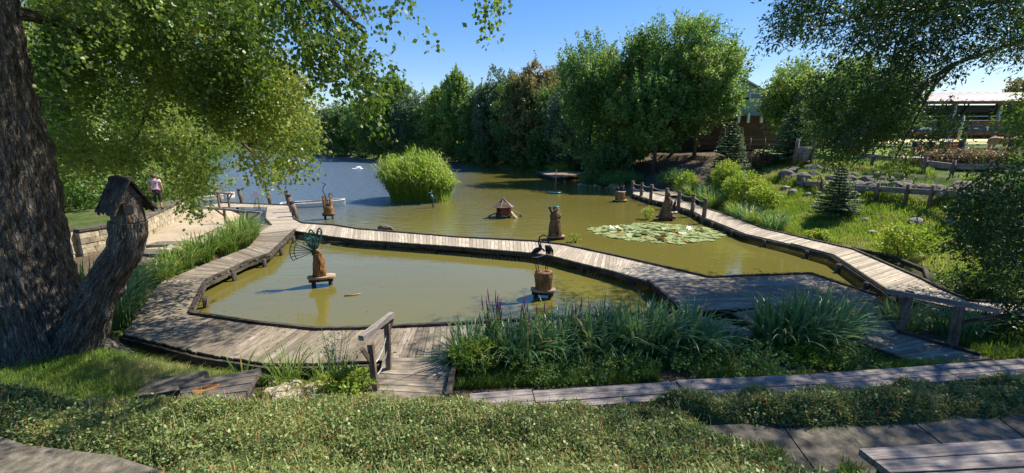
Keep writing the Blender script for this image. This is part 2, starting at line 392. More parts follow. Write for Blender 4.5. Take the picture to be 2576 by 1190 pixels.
def blades(base, az, h, lean, width, tint, seg=5, droop=1.0):
    """arched ribbons: base(n,3), azimuth, height, lean (horizontal reach), width"""
    n = len(base); t = np.linspace(0, 1, seg + 1)[None, :]
    hx = lean[:, None] * t ** 1.7; hz = h[:, None] * (t * (1 + .25 * droop) - .45 * droop * t ** 3 * (lean / np.maximum(h, .01))[:, None])
    d = np.stack([np.cos(az), np.sin(az)], -1); s_ = np.stack([-np.sin(az + .5), np.cos(az + .5)], -1)
    wd = width[:, None] * (1 - t ** 2.2) * .5 + .0008
    P = np.zeros((n, seg + 1, 2, 3))
    for k, sg in enumerate((-1, 1)):
        P[:, :, k, 0] = base[:, None, 0] + d[:, None, 0] * hx + sg * s_[:, None, 0] * wd
        P[:, :, k, 1] = base[:, None, 1] + d[:, None, 1] * hx + sg * s_[:, None, 1] * wd
        P[:, :, k, 2] = base[:, None, 2] + hz
    V = P.reshape(-1, 3)
    i = np.arange(n)[:, None] * (seg + 1) * 2 ; j = np.arange(seg)[None, :] * 2
    q = (i + j).ravel()[:, None] + np.array([[0, 1, 3, 2]])
    return V, q, np.repeat(tint, (seg + 1) * 2)
def joinn(parts):
    Vs, Fs, Ts = [], [], []; o = 0
    for V, F, T in parts:
        Vs.append(V); Fs.append(F + o); Ts.append(T); o += len(V)
    return np.concatenate(Vs), Fs, np.concatenate(Ts)
def leafobj(name, parts, mat, parent=None):
    V, F, T = joinn(parts)
    if parent is not None: V = V - np.array(WL[parent.name])
    return link(name, np_mesh(name, V, F, T), mat, parent)
def sprays(p, d, L, k, lsize, spread, droop=.3, tintmu=None, wratio=.7, up=.0, tsd=.16):
    """p(M,3) spray base, d(M,3) direction, L(M) length, k leaves per spray -> leaf arrays"""
    m = len(p); t = RNG.random((m, k)) ; d = unit(d)
    c = p[:, None] + d[:, None] * (L[:, None] * t)[..., None]
    c[..., 2] -= droop * L[:, None] * t ** 2
    c = c + RNG.normal(size=(m, k, 3)) * (spread * (1.15 - .6 * t))[..., None]
    ax = unit(d[:, None] * .7 + RNG.normal(size=(m, k, 3)) * .7 + np.array([0, 0, -droop + up]))
    nr = unit(RNG.normal(size=(m, k, 3)) * .75 + np.array([0.1, -.1, .75]))
    if tintmu is None: tintmu = np.full(m, .45)
    ti = np.clip(tintmu[:, None] + RNG.normal(size=(m, k)) * tsd, 0, 1)
    s = lsize * RNG.uniform(.65, 1.3, (m, k))
    return leaves(c.reshape(-1, 3), ax.reshape(-1, 3), nr.reshape(-1, 3), s.ravel(), s.ravel() * wratio, ti.ravel())
# value noise
_tab = RNG.random((64, 64, 64))
def vn(x, y, z=0.0):
    x, y, z = np.broadcast_arrays(np.asarray(x, float), y, z)
    xi, yi, zi = np.floor(x).astype(int), np.floor(y).astype(int), np.floor(z).astype(int)
    fx, fy, fz = x - xi, y - yi, z - zi
    fx, fy, fz = [f * f * (3 - 2 * f) for f in (fx, fy, fz)]
    g = lambda a, b, c: _tab[(xi + a) & 63, (yi + b) & 63, (zi + c) & 63]
    l = lambda a, b, t: a + (b - a) * t
    return l(l(l(g(0, 0, 0), g(1, 0, 0), fx), l(g(0, 1, 0), g(1, 1, 0), fx), fy), l(l(g(0, 0, 1), g(1, 0, 1), fx), l(g(0, 1, 1), g(1, 1, 1), fx), fy), fz)
def fbm(x, y, z=0.0, o=4):
    s = 0; a = .5
    for i in range(o): s = s + a * vn(x * 2 ** i + 17 * i, y * 2 ** i + 5 * i, np.asarray(z) * 2 ** i); a *= .5
    return s
# ------------------------------------------------------------------ terrain
SHORE = [  # (x, y, profile of the segment that starts here)
 (-2.5, 7.3, 'F'), (-1, 7.6, 'F'), (1, 8.1, 'F'), (4, 8.5, 'F'), (7, 9.3, 'F'), (9.6, 10.3, 'F'), (10.9, 10.9, 'F'), (12.4, 11.5, 'R'), (13.3, 12.9, 'R'), (13.9, 15, 'R'),
 (13.5, 17, 'R'), (12.75, 20, 'R'), (12.7, 24.5, 'R'), (12.5, 28, 'R'), (12.6, 31, 'R'), (12.2, 35, 'R'), (11.3, 39.1, 'R'), (9.5, 44, 'R'), (7.2, 47.5, 'R'), (8.6, 52, 'R'),
 (9, 60, 'R'), (5, 66, 'R'), (3.4, 72, 'R'), (-1.4, 79, 'R'), (-13.8, 89, 'R'), (-38, 122, 'R'), (-53, 139, 'R'), (-82, 176, 'R'), (-112, 190, 'R'), (-135, 196, 'L'),
 (-125, 170, 'L'), (-92, 125, 'L'), (-64, 88, 'L'), (-43, 58, 'L'), (-28.5, 36, 'L'), (-24, 31, 'L'), (-19.6, 27.4, 'L'), (-17, 26.6, 'L'), (-15.8, 24, 'L'), (-14.2, 22.3, 'L'),
 (-12.1, 19.9, 'L'), (-10.9, 17.3, 'L'), (-11.1, 14.3, 'L'), (-10.7, 12, 'F'), (-8.5, 8.7, 'F'), (-7.1, 8.0, 'F'), (-5.4, 7.4, 'F'), (-3.6, 7.2, 'F')]
WALLP = [(-26, 14.4), (-16, 15.35), (-15.5, 17.2), (-17.6, 21.8), (-19.8, 25.4), (-24, 30)]
def inpoly(x, y, P):
    c = np.zeros(np.shape(x), bool); n = len(P)
    for i in range(n):
        x0, y0 = P[i][:2]; x1, y1 = P[(i + 1) % n][:2]
        if y0 == y1: continue
        c ^= ((y0 > y) != (y1 > y)) & (x < (x1 - x0) * (y - y0) / (y1 - y0) + x0)
    return c
def segd(x, y, a, b):
    ax, ay = a; bx, by = b; dx, dy = bx - ax, by - ay
    t = np.clip(((x - ax) * dx + (y - ay) * dy) / (dx * dx + dy * dy), 0, 1)
    return np.hypot(x - ax - t * dx, y - ay - t * dy)
def sst(x, a, b):
    t = np.clip((x - a) / (b - a), 0, 1); return t * t * (3 - 2 * t)
TERR = [(-200, 10)] + WALLP + [(-30, 45), (-60, 100), (-140, 170), (-200, 200)]
UP = [(-40, 13.9)] + WALLP[1:] + [(-26, 34), (-60, 70), (-80, 40)]
def height(x, y):
    x = np.asarray(x, float); y = np.asarray(y, float)
    D_ = {'F': np.full(x.shape, 1e9), 'R': np.full(x.shape, 1e9), 'L': np.full(x.shape, 1e9)}
    n = len(SHORE)
    for i in range(n):
        k = SHORE[i][2]; D_[k] = np.minimum(D_[k], segd(x, y, SHORE[i][:2], SHORE[(i + 1) % n][:2]))
    inside = inpoly(x, y, SHORE)
    d = np.minimum(np.minimum(D_['F'], D_['R']), D_['L'])
    zR = np.interp(d, [0, .3, 2.5, 5, 5.3, 5.8, 8.4, 8.7, 12, 20, 35, 60, 150], [.0, .2, .62, 1.55, 1.6, 2.15, 2.75, 3.15, 3.35, 3.9, 4.8, 5.2, 6])
    zL = np.interp(d, [0, .5, 1.2, 20, 60], [0, .32, .45, .6, 2.0])
    up = inpoly(x, y, UP); zL = np.where(up, 1.32 + .03 * np.minimum(d, 30), zL)
    zF = np.interp(y, [-12, -5, 0, 1.5, 2.8, 3.4, 4.2, 4.7, 5.2, 6, 7, 7.8, 12], [3.6, 3.2, 2.85, 2.2, 1.6, 1.2, 1.12, 1.0, .6, .36, .28, .15, .1])
    zF = zF + .45 * sst(-x, 4.8, 7.6) * sst(y, 2.8, 4.5) * sst(d, .15, 1.0) * (1 - sst(-x, 13, 17))
    zF = zF + .25 * sst(x, 10, 16) * sst(d, .1, 2)
    zF = np.minimum(zF, .02 + d * .75)
    wt = {k: 1 / (D_[k] ** 4 + .05) for k in D_}
    z = (wt['F'] * zF + wt['R'] * zR + wt['L'] * zL) / (wt['F'] + wt['R'] + wt['L'])
    z = z + (fbm(x * .9, y * .9) - .45) * .22 * sst(d, .1, 2.5) * np.where(y < 6.6, .4, 1) * np.where(up, .4, 1)
    z = np.where((x < -10) & (y > 12) & (~up), np.minimum(z, .52), z) if True else z
    return np.where(inside, -np.minimum(.9, .15 + d * .6), z)
def hz(x, y): return float(height(np.array([x]), np.array([y]))[0])
def axis(segs):
    o = []
    for a, b, s in segs: o += list(np.arange(a, b, s))
    return np.array(o + [segs[-1][1]])
gx = axis([(-900, -200, 60), (-200, -60, 6), (-60, -28, 1.2), (-28, 30, .22), (30, 70, 1.2), (70, 200, 7), (200, 900, 60)])
gy = axis([(-60, -4, 4), (-4, 30, .22), (30, 64, .7), (64, 210, 3), (210, 1500, 60)])
XX, YY = np.meshgrid(gx, gy); ZZ = height(XX, YY)
far = sst(YY, 230, 700); ZZ = ZZ * (1 - far) + 3 * far
nx, ny = len(gx), len(gy)
idx = (np.arange(ny - 1)[:, None] * nx + np.arange(nx - 1)[None, :]).ravel()[:, None]
F = idx + np.array([[0, 1, nx + 1, nx]])
V = np.stack([XX, YY, ZZ], -1).reshape(-1, 3)
dirt = np.zeros(XX.shape)
dirt = np.maximum(dirt, sst(YY, 34, 38) * (1 - sst(XX, 24, 27)) * (1 - sst(YY, 55, 60)) * .8 * (XX > 5))
dirt = np.maximum(dirt, ((YY < 9.5) & (YY > 5.4) & (XX > -5)) * .85)
dirt = np.maximum(dirt, ((XX > -16) & (XX < -9.5) & (YY > 11)) * .95)
dirt = np.maximum(dirt, ((XX < -15) & (YY > 14)) * .42)
dirt = np.maximum(dirt, ((YY < 5.8) & (XX > -5.4)) * .8)
dirt = np.maximum(dirt, (ZZ < .12) * .9)
dirt = np.maximum(dirt, ((XX > 17.5) & (XX < 23.5) & (YY > 14) & (YY < 30)) * .42)
tag(link('ground', np_mesh('ground', V, F, dirt.ravel(), None, np.ones(len(F))), M['ground']), kind='structure')
wv = MB(); wp = [(-900, 4), (900, 4), (900, 230), (-900, 230)]
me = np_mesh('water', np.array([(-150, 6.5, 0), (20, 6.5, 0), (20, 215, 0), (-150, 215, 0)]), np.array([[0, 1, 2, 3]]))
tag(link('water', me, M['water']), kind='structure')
def scatter(poly, n, margin=0):
    xs = [p[0] for p in poly]; ys = [p[1] for p in poly]
    ox, oy = [], []; got = 0
    while got < n:
        x = RNG.uniform(min(xs), max(xs), n * 2); y = RNG.uniform(min(ys), max(ys), n * 2)
        k = inpoly(x, y, poly); ox.append(x[k]); oy.append(y[k]); got += k.sum()
    return np.concatenate(ox)[:n], np.concatenate(oy)[:n]
# ------------------------------------------------------------------ boardwalks
DZ = .36
def strip(mb, pairs, z=DZ, pw=.135, gap=.014, th=.04):
    """pairs [(left xy, right xy)...] planks run left->right"""
    lens = [0]
    for (a, b), (c, d) in zip(pairs, pairs[1:]):
        lens.append(lens[-1] + max(math.hypot(a[0] - c[0], a[1] - c[1]), math.hypot(b[0] - d[0], b[1] - d[1])))
    def at(s):
        for i in range(len(lens) - 1):
            if s <= lens[i + 1] + 1e-9:
                t = (s - lens[i]) / (lens[i + 1] - lens[i]); (a, b), (c, d) = pairs[i], pairs[i + 1]
                return ((a[0] + (c[0] - a[0]) * t, a[1] + (c[1] - a[1]) * t), (b[0] + (d[0] - b[0]) * t, b[1] + (d[1] - b[1]) * t))
        return pairs[-1]
    n = int(lens[-1] / (pw + gap)); st = lens[-1] / n
    for i in range(n):
        (l0, r0), (l1, r1) = at(i * st + gap / 2), at((i + 1) * st - gap / 2)
        zz = z + random.uniform(-.004, .004); e0, e1 = random.uniform(-.015, .02), random.uniform(-.015, .02)
        def ext(p, q, e):
            v = Vector((q[0] - p[0], q[1] - p[1])); v.normalize(); return (q[0] + v.x * e, q[1] + v.y * e, zz)
        mb.plank(ext(r0, l0, e0), ext(r1, l1, e0), ext(l1, r1, e1), ext(l0, r0, e1), th)
    return mb
def offset_line(P, o):
    out = []
    for i, p in enumerate(P):
        a = P[max(i - 1, 0)]; b = P[min(i + 1, len(P) - 1)]
        d = Vector((b[0] - a[0], b[1] - a[1])).normalized(); out.append((p[0] - d.y * o, p[1] + d.x * o))
    return out
def kerb(mb, P, o=0, z=DZ, h=.055, wd=.085, maxl=2.4):
    P = offset_line(P, o)
    for a, b in zip(P, P[1:]):
        L = math.hypot(b[0] - a[0], b[1] - a[1]); n = max(1, round(L / maxl))
        for i in range(n):
            t0, t1 = i / n + .003, (i + 1) / n - .003
            q = lambda t: (a[0] + (b[0] - a[0]) * t, a[1] + (b[1] - a[1]) * t, z + h / 2 + .004 + random.uniform(0, .006))
            mb.bar(q(t0), q(t1), wd, h)
    return mb
def fascia(mb, P, o=0, z=DZ):
    P = offset_line(P, o)
    for a, b in zip(P, P[1:]): mb.bar((*a, z - .13), (*b, z - .13), .06, .15)
    return mb
def piles(parent, P, o=0, sp=1.9, z=DZ, bot=-.7):
    P = offset_line(P, o); k = 0
    for a, b in zip(P, P[1:]):
        L = math.hypot(b[0] - a[0], b[1] - a[1]); n = max(1, round(L / sp))
        for i in range(n):
            t = (i + .5) / n; x, y = a[0] + (b[0] - a[0]) * t, a[1] + (b[1] - a[1]) * t
            MB().tube([(x, y, bot), (x + random.uniform(-.02, .02), y, z - .06)], [.085, .075], 9, jit=.05).build('pile', M['deck_dark'], parent)
P2 = lambda L, z=DZ: [W(x, y, z)[:2] for x, y in L]
# left walk: pairs (outer, inner)
LI = P2([(743, 579), (681, 639), (627, 657), (520, 707), (482, 788)])
LO = P2([(655, 588), (625, 622), (575, 641), (404, 709), (345, 845)])
LO[-1] = (-8.5, 8.75)
e = empty('boardwalk', (-10.5, 14, 0), 'curving weathered plank walkway on the left between the sandy bank and the fenced-in pond', 'boardwalk')
mb = MB(); strip(mb, list(zip(LO, LI))); mb.build('decking', M['deck'], e)
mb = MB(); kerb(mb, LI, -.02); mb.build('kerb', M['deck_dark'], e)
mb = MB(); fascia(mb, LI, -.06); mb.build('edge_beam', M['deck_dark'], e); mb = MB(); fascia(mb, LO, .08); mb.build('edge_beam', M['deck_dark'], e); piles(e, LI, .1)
# front walk
FI = [LI[-1]] + P2([(644, 812), (794, 828), (909, 826), (1134, 816), (1558, 792), (1723, 784)])
FO = [LO[-1]] + P2([(512, 889), (679, 914), (814, 912), (1139, 900)]) + [(2.5, 8.25), (5.6, 8.7)]
e = empty('boardwalk', (-3, 8.3, 0), 'wide weathered plank walkway along the front of the pond with radiating boards', 'boardwalk')
mb = MB(); strip(mb, list(zip(FO, FI)), pw=.14); mb.build('decking', M['deck'], e)
mb = MB(); kerb(mb, FI, -.03); mb.build('kerb', M['deck_dark'], e)
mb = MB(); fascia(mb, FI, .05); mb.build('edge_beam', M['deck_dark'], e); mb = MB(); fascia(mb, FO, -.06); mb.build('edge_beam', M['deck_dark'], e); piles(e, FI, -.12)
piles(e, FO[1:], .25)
# middle bridge
BN = P2([(743, 580), (828, 593), (901, 602), (1159, 620), (1349, 636), (1389, 643), (1546, 682), (1633, 707)])
BF = P2([(760, 562), (838, 567), (901, 577), (1159, 598), (1345, 608), (1420, 617), (1546, 644), (1788, 700)])
e = empty('boardwalk', (-3, 17.5, 0), 'sun-bleached narrow plank bridge crossing the middle of the pond', 'boardwalk')
mb = MB(); strip(mb, list(zip(BF, BN)), pw=.15); mb.build('decking', M['deck_light'], e)
mb = MB(); kerb(mb, BF, .02); mb.build('kerb', M['deck_dark'], e)
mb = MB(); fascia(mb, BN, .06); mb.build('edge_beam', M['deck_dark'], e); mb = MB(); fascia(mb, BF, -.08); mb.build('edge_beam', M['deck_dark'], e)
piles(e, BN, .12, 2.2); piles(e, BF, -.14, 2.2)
# platform: long boards
PL = P2([(1633, 707), (1788, 700), (2039, 690), (2205, 746), (2200, 757), (1723, 784)])
def scan(poly, y):
    xs = []
    for i in range(len(poly)):
        (x0, y0), (x1, y1) = poly[i], poly[(i + 1) % len(poly)]
        if (y0 > y) != (y1 > y): xs.append(x0 + (x1 - x0) * (y - y0) / (y1 - y0))
    xs.sort(); return xs
def boards(mb, poly, z=DZ, pw=.15, gap=.014, rot=0, th=.04, maxl=3.2):
    c, s_ = math.cos(-rot), math.sin(-rot)
    q = [(x * c - y * s_, x * s_ + y * c) for x, y in poly]
    y0, y1 = min(p[1] for p in q), max(p[1] for p in q); n = int((y1 - y0) / (pw + gap)); st = (y1 - y0) / n
    back = lambda x, y: (x * c + y * s_, -x * s_ + y * c, z)
    for i in range(n):
        a, b = y0 + i * st + gap / 2, y0 + (i + 1) * st - gap / 2
        xa, xb = scan(q, a + 1e-4), scan(q, b - 1e-4)
        if len(xa) < 2 or len(xb) < 2: continue
        la, ra, lb, rb = xa[0], xa[-1], xb[0], xb[-1]
        L = max(ra, rb) - min(la, lb); m = max(1, round(L / maxl)); cuts = [0] + sorted((k + random.uniform(-.2, .2)) / m for k in range(1, m)) + [1]
        for t0, t1 in zip(cuts, cuts[1:]):
            t1 -= .002
            mb.plank(back(la + (ra - la) * t0, a), back(lb + (rb - lb) * t0, b), back(lb + (rb - lb) * t1, b), back(la + (ra - la) * t1, a), th, random.uniform(-.004, .004))
    return mb
e = empty('viewing_platform', (7, 11.5, 0), 'broad shaded plank platform where the walkways meet behind the irises', 'platform')
boards(MB(), PL, DZ + .005, rot=.06).build('decking', M['deck'], e)
mb = MB(); kerb(mb, PL[1:4], .03, DZ + .005); mb.build('kerb', M['deck_dark'], e); mb = MB(); kerb(mb, [PL[-1], PL[0]], .03, DZ + .005); mb.build('kerb', M['deck_dark'], e)
mb = MB(); fascia(mb, PL[1:4], -.05); mb.build('edge_beam', M['deck_dark'], e); mb = MB(); fascia(mb, [PL[-1], PL[0]], -.06); mb.build('edge_beam', M['deck_dark'], e)
piles(e, PL[:4], -.25, 1.8)
# walkway down to the benches on the right
e = empty('boardwalk', (8.3, 9, 0), 'short shaded plank walkway from the platform to the long bench on the right', 'boardwalk')
DL = [(5.65, 8.75), (7.33, 8.29), (7.6, 7.42)]; 
DPO = [(5.5, 10.05), (5.68, 8.72), (7.33, 8.27), (7.62, 7.42), (9.36, 7.72), (8.95, 8.05), (8.5, 8.77), (9.58, 10.72)]
boards(MB(), [(5.45, 10.08), (5.68, 8.72), (7.33, 8.27), (8.5, 8.77), (9.58, 10.72)], DZ - .01, rot=.06).build('decking', M['deck'], e)
strip(MB(), [((7.33, 8.26), (8.5, 8.75)), ((7.62, 7.35), (9.3, 7.66))], DZ - .005).build('decking', M['deck'], e)
mb = MB(); kerb(mb, [(9.55, 10.7), (8.52, 8.8), (9.2, 7.75)], .02, DZ - .005); mb.build('kerb', M['deck_dark'], e); mb = MB(); kerb(mb, [(5.7, 8.7), (7.3, 8.25), (7.58, 7.5)], 0, DZ - .005, h=.03)
mb.build('kerb', M['deck_dark'], e)
mb = MB(); fascia(mb, [(5.7, 8.7), (7.3, 8.25), (7.58, 7.5)], .05, DZ - .01); mb.build('edge_beam', M['deck_dark'], e); mb = MB(); fascia(mb, [(9.55, 10.7), (8.52, 8.8), (9.2, 7.75)], -.04, DZ - .01); mb.build('edge_beam', M['deck_dark'], e)
# short ramp at the front left
e = empty('boardwalk', (-1.9, 7, 0), 'short plank ramp with crosswise boards leading up from the front walkway', 'boardwalk')
RA = [(-2.48, 7.62), (-2.42, 7.2), (-2.55, 6.2)]; RB = [(-1.22, 7.66), (-1.14, 7.1), (-1.08, 6.05)]
strip(MB(), list(zip(RA, RB)), .385, .15).build('decking', M['deck'], e)
MB().bar((-1.08, 7.5, .42), (-1.02, 6.2, .44), .09, .16).build('kerb', M['deck_dark'], e); mb = MB(); mb.bar((-2.62, 7.1, .36), (-2.66, 6.15, .36), .08, .14); mb.build('kerb', M['deck_dark'], e)
# right walk
RN = P2([(1592, 487), (1636, 501), (1678, 510), (1743, 530), (1776, 548), (1825, 567), (1877, 588), (1988, 613), (2096, 642), (2237, 735), (2282, 751), (2440, 787)]) + [(12.6, 9.5), (14.2, 9.2)]
RF = P2([(1594, 479), (1650, 487), (1700, 498), (1745, 513), (1790, 529), (1834, 542), (1923, 576), (2033, 602), (2147, 628), (2322, 704), (2362, 725), (2440, 758)]) + [(13.2, 10.55), (14.6, 10.2)]
e = empty('boardwalk', (11.5, 20, 0), 'long plank walkway curving along the green right bank, roped at its far end', 'boardwalk')
strip(MB(), list(zip(RN, RF)), DZ, .15).build('decking', M['deck_light'], e)
mb = MB(); kerb(mb, RF[2:], .0, h=.05); mb.build('kerb', M['deck_dark'], e); mb = MB(); kerb(mb, RN[7:], .02, h=.03, wd=.06); mb.build('kerb', M['deck_dark'], e)
mb = MB(); fascia(mb, RN, -.05); mb.build('edge_beam', M['deck_dark'], e); piles(e, RN, -.14, 2.3)
# far ramp of the right walk
e = empty('boardwalk', (15, 36, 0), 'small shaded plank ramp turning off the roped walkway toward the stairs', 'boardwalk')
strip(MB(), [((12, 33.4), (11.6, 36.2)), ((16.5, 34.6), (16.2, 36.6)), ((19.6, 35.2), (19.4, 37))], DZ + .06, .16).build('decking', M['deck'], e)
# dock on the left
e = empty('jetty', (-16.5, 26, 0), 'pale plank boat jetty at the left end of the walkways by the rowboat', 'jetty')
dk = [((-15.87, 27.63), (-14.79, 28.35)), ((-14.6, 25.2), (-13.2, 25.6)), ((-13.6, 23.4), (-11.95, 23.3)), ((-12.2, 21.45), (-10.95, 22.05)), ((-11.74, 19.3), (-10.4, 20.25))]
mb = MB(); strip(mb, dk, DZ + .004, .16)
strip(mb, [((-15.85, 27.6), (-14.75, 28.4)), ((-17.4, 27.7), (-17.2, 29.1)), ((-20.2, 27.9), (-20.3, 29.7))], DZ, .16); mb.build('decking', M['deck_light'], e)
strip(MB(), [((-14.3, 20.9), (-13.9, 22.3)), ((-12.3, 19.5), (-11.6, 21.2))], DZ - .006, .16).build('decking', M['deck'], e)
mb = MB(); kerb(mb, [(-20.2, 29.7), (-17.2, 29.05), (-14.75, 28.4)], 0); mb.build('kerb', M['deck_dark'], e); mb = MB(); kerb(mb, [(-14.79, 28.35), (-13.2, 25.6), (-11.95, 23.3), (-10.93, 22.05)], 0)
mb.build('kerb', M['deck_dark'], e); mb = MB(); kerb(mb, [(-15.87, 27.6), (-14.6, 25.2), (-13.6, 23.4), (-12.2, 21.45)], 0, h=.03, wd=.06); mb.build('kerb', M['deck_dark'], e)
mb = MB(); fascia(mb, [(-15.87, 27.6), (-14.6, 25.2), (-13.6, 23.4), (-12.2, 21.45)], -.03); mb.build('edge_beam', M['deck_dark'], e); mb = MB(); fascia(mb, [(-14.79, 28.35), (-13.2, 25.6), (-11.95, 23.3), (-10.93, 22.05)], .03); mb.build('edge_beam', M['deck_dark'], e)
piles(e, [(-20, 29.4), (-15, 28.3), (-12.1, 23.3)], 0, 2.2)
# far jetty under the oaks
e = empty('jetty', (6.2, 55, 0), 'grey floating plank deck moored below the big oaks on the far right shore', 'jetty')
JP = [(5.2, 48.8), (3.3, 58.3), (6.6, 63), (10.4, 57.4)]
boards(MB(), JP, .62, .22, .02, rot=1.2).build('decking', M['deck'], e)
mb = MB(); fascia(mb, JP + [JP[0]], .05, .6); mb.build('edge_beam', M['deck_dark'], e)
piles(e, [JP[1], JP[0], JP[3]], .2, 1.1, .6)
# ------------------------------------------------------------------ railings, posts
def rail_thing(name, base, label, posts, rail, braces=(), rope=None, pw=.09):
    e = empty(name, base, label, 'railing')
    for a, b in posts: MB().bar(a, b, pw, pw, up=(0, 1, 0)).build('post', M['post_wood'], e)
    MB().bar(rail[0], rail[1], .1, .09).build('handrail', M['bench_wood'], e)
    for a, b in braces: MB().bar(a, b, .06, .06).build('brace', M['post_wood'], e)
    if rope:
        for r_ in rope: MB().tube(r_, .012, 6).build('rope', M['rope'], e)
    return e
def sag(a, b, s_, n=9):
    a, b = Vector(a), Vector(b)
    return [a.lerp(b, i / n) - Vector((0, 0, s_ * 4 * (i / n) * (1 - i / n))) for i in range(n + 1)]
f1, f2 = Vector((-2.3, 6.54, .3)), Vector((-2.27, 7.22, .3))
rail_thing('handrail_stand', (-2.3, 6.9, .3), 'grey wooden handrail on two posts at the left edge of the front ramp',
    [(f1, (-2.33, 6.54, 1.22)), (f2, (-2.24, 7.2, 1.4))], (DP(908, 851, 6.42), DP(987, 791, 7.3)),
    [((-2.32, 6.54, .85), (-2.42, 6.4, 1.2)), ((-2.26, 7.2, 1.02), (-2.18, 7.3, 1.34))], [sag((-2.31, 6.56, .85), (-2.26, 7.2, 1.1), .12), sag((-2.31, 6.56, .62), (-2.26, 7.2, .8), .12)])  # the sagging rope tubes here stand for curved wooden sticks
pa, pb = W(2262, 840, .3), W(2392, 880, .3)
rail_thing('handrail_stand', (8.5, 8.3, .3), 'dark wooden handrail beside the shaded walkway on the right',
    [(pa, (pa[0] + .05, pa[1], 1.3)), (pb, (pb[0] - .02, pb[1], 1.28))], (DP(2236, 733, 8.85), DP(2516, 782, 7.35)),
    [((pa[0] + .03, pa[1], .95), (pa[0] - .22, pa[1] + .15, 1.28)), ((pb[0], pb[1], .9), (pb[0] + .42, pb[1] - .35, 1.2))], None, .11)
z1 = .5
def lrail(px, label, yy):
    (a, b), (l, r), (yt0, yt1), zb = px
    pa = W(a[0], a[1], zb); pb = W(b[0], b[1], zb)
    L = DP(l, yt0, pa[1]); Rr = DP(r, yt1, pb[1])
    t = lambda q: (q[0], q[1], min(L[2], Rr[2]) + .0)
    return rail_thing('handrail_stand', pa, label, [(pa, (pa[0], pa[1], L[2])), (pb, (pb[0], pb[1], Rr[2]))], (L, Rr),
        [((pa[0], pa[1], L[2] - .4), (L[0] + .12, L[1], L[2] - .04)), ((pb[0], pb[1], Rr[2] - .4), (Rr[0] - .12, Rr[1], Rr[2] - .04))])
lrail((((552, 521), (577, 521)), (530, 587), (483, 488), .42), 'farther of two short wooden rails beside the sandy path, near the mooring posts', 0)
lrail((((569, 566), (626, 566)), (534, 657), (524, 535), .42), 'nearer long wooden rail at the edge of the sandy path above the bright reeds', 0)
def mooring(px, py, pyt, r, label):
    x, y, _ = W(px, py, 0); zt = DP(px, pyt, y)[2]
    e = empty('mooring_post', (x, y, 0), label, 'post', 'round mooring posts around the left jetty')
    lx = random.uniform(-.08, .02) - .06
    MB().tube([(x, y, -.5), (x, y, .4), (x + lx * .5, y, zt * .6), (x + lx, y, zt - .16)], [r, r * 1.05, r, r * .95], 10, jit=.05).build('shaft', M['post_wood'], e)
    MB().tube([(x + lx, y, zt - .165), (x + lx, y, zt - .12), (x + lx, y, zt - .11), (x + lx, y, zt - .01), (x + lx, y, zt)], [r * .72, r * .72, r * 1.02, r * 1.0, r * .6], 10).build('post_cap', M['deck_dark'], e)
mooring(555, 512, 473, .13, 'mooring post behind the farther wooden rail, leftmost of all the mooring posts')
mooring(610, 520, 475, .12, 'mooring post standing alone at the middle of the jetty back edge')
mooring(681, 521, 476, .13, 'leaning mooring post on the jetty back edge beside the purple loosestrife')
mooring(728, 525, 479, .13, 'tall mooring post at the jetty corner, farthest of the three by the rowboat')
mooring(737, 548, 489, .13, 'middle mooring post of the three in a row by the rowboat')
mooring(746, 560, 506, .15, 'thickest mooring post, nearest of the three by the rowboat')
e = empty('rope_railing', (11, 27, 0), 'rough wooden posts with sagging pale ropes on the far right walkway', 'rope railing')
RP = [((1589.5, 496), (1594, 455)), ((1612.3, 504), (1613.8, 459.5)), ((1635.8, 514), (1641, 464)), ((1674, 526), (1681, 473)), ((1705, 536), (1710, 480)), ((1740.3, 545), (1748, 488.3)), ((1769, 562), (1775, 499))]
tops = []
for (bx, by), (tx, ty) in RP:
    x, y, _ = W(bx, by, 0); t = DP(tx, ty, y); tops.append(Vector((x + .02, y, t[2])))
    MB().tube([(x, y, -.6), (x, y, .4), (x + .01, y, 1), (x + .02, y, t[2] - .03), (x + .02, y, t[2])], [.12, .125, .115, .125, .09], 9, jit=.06).build('post', M['post_wood'], e)
for a, b in zip(tops, tops[1:]):
    for dz, s_ in ((.14, .12), (.5, .16)) if (a - b).length > 1.2 else ((.14, .05),):
        MB().tube(sag(a - Vector((0, 0, dz)), b - Vector((0, 0, dz)), s_), .018, 6).build('rope', M['rope'], e)
# ------------------------------------------------------------------ benches
def bench(ptsL, ptsR, z, nb, label, leg=.4, group=None, th=.07, bmat='bench_wood'):
    """far-left, far-right, near-right, near-left corners; nb boards"""
    fl, fr, nr, nl = [Vector((*p, z)) for p in (ptsL[0], ptsR[0], ptsR[1], ptsL[1])]
    c = (fl + fr + nl + nr) / 4
    e = empty('bench', (c.x, c.y, z - leg), label, 'bench', group)
    for i in range(nb):
        a, b = (i + .045) / nb, (i + .955) / nb
        MB().plank(fl.lerp(nl, a), fl.lerp(nl, b), fr.lerp(nr, b), fr.lerp(nr, a), th, random.uniform(-.006, .006)).build('seat_board', M[bmat], e)
    for t in (.12, .88):
        p, q = fl.lerp(fr, t), nl.lerp(nr, t)
        MB().bar(p.lerp(q, .1) - Vector((0, 0, th + leg * .45)), p.lerp(q, .9) - Vector((0, 0, th + leg * .45)), .1, leg * .88).build('leg', M['deck_dark'], e)
    return e
B = lambda x, y, z=.75: W(x, y, z)[:2]
joints = [(1180, 990), (1338, 978), (1698, 955), (2032, 940), (2347, 917.6), (2640, 897)]
fr_ = [B(*j) for j in joints]
nr_ = []
for i, p in enumerate(fr_):
    a = fr_[max(i - 1, 0)]; b = fr_[min(i + 1, len(fr_) - 1)]; d = Vector((b[0] - a[0], b[1] - a[1])).normalized()
    nr_.append((p[0] + d.y * .47, p[1] - d.x * .47))
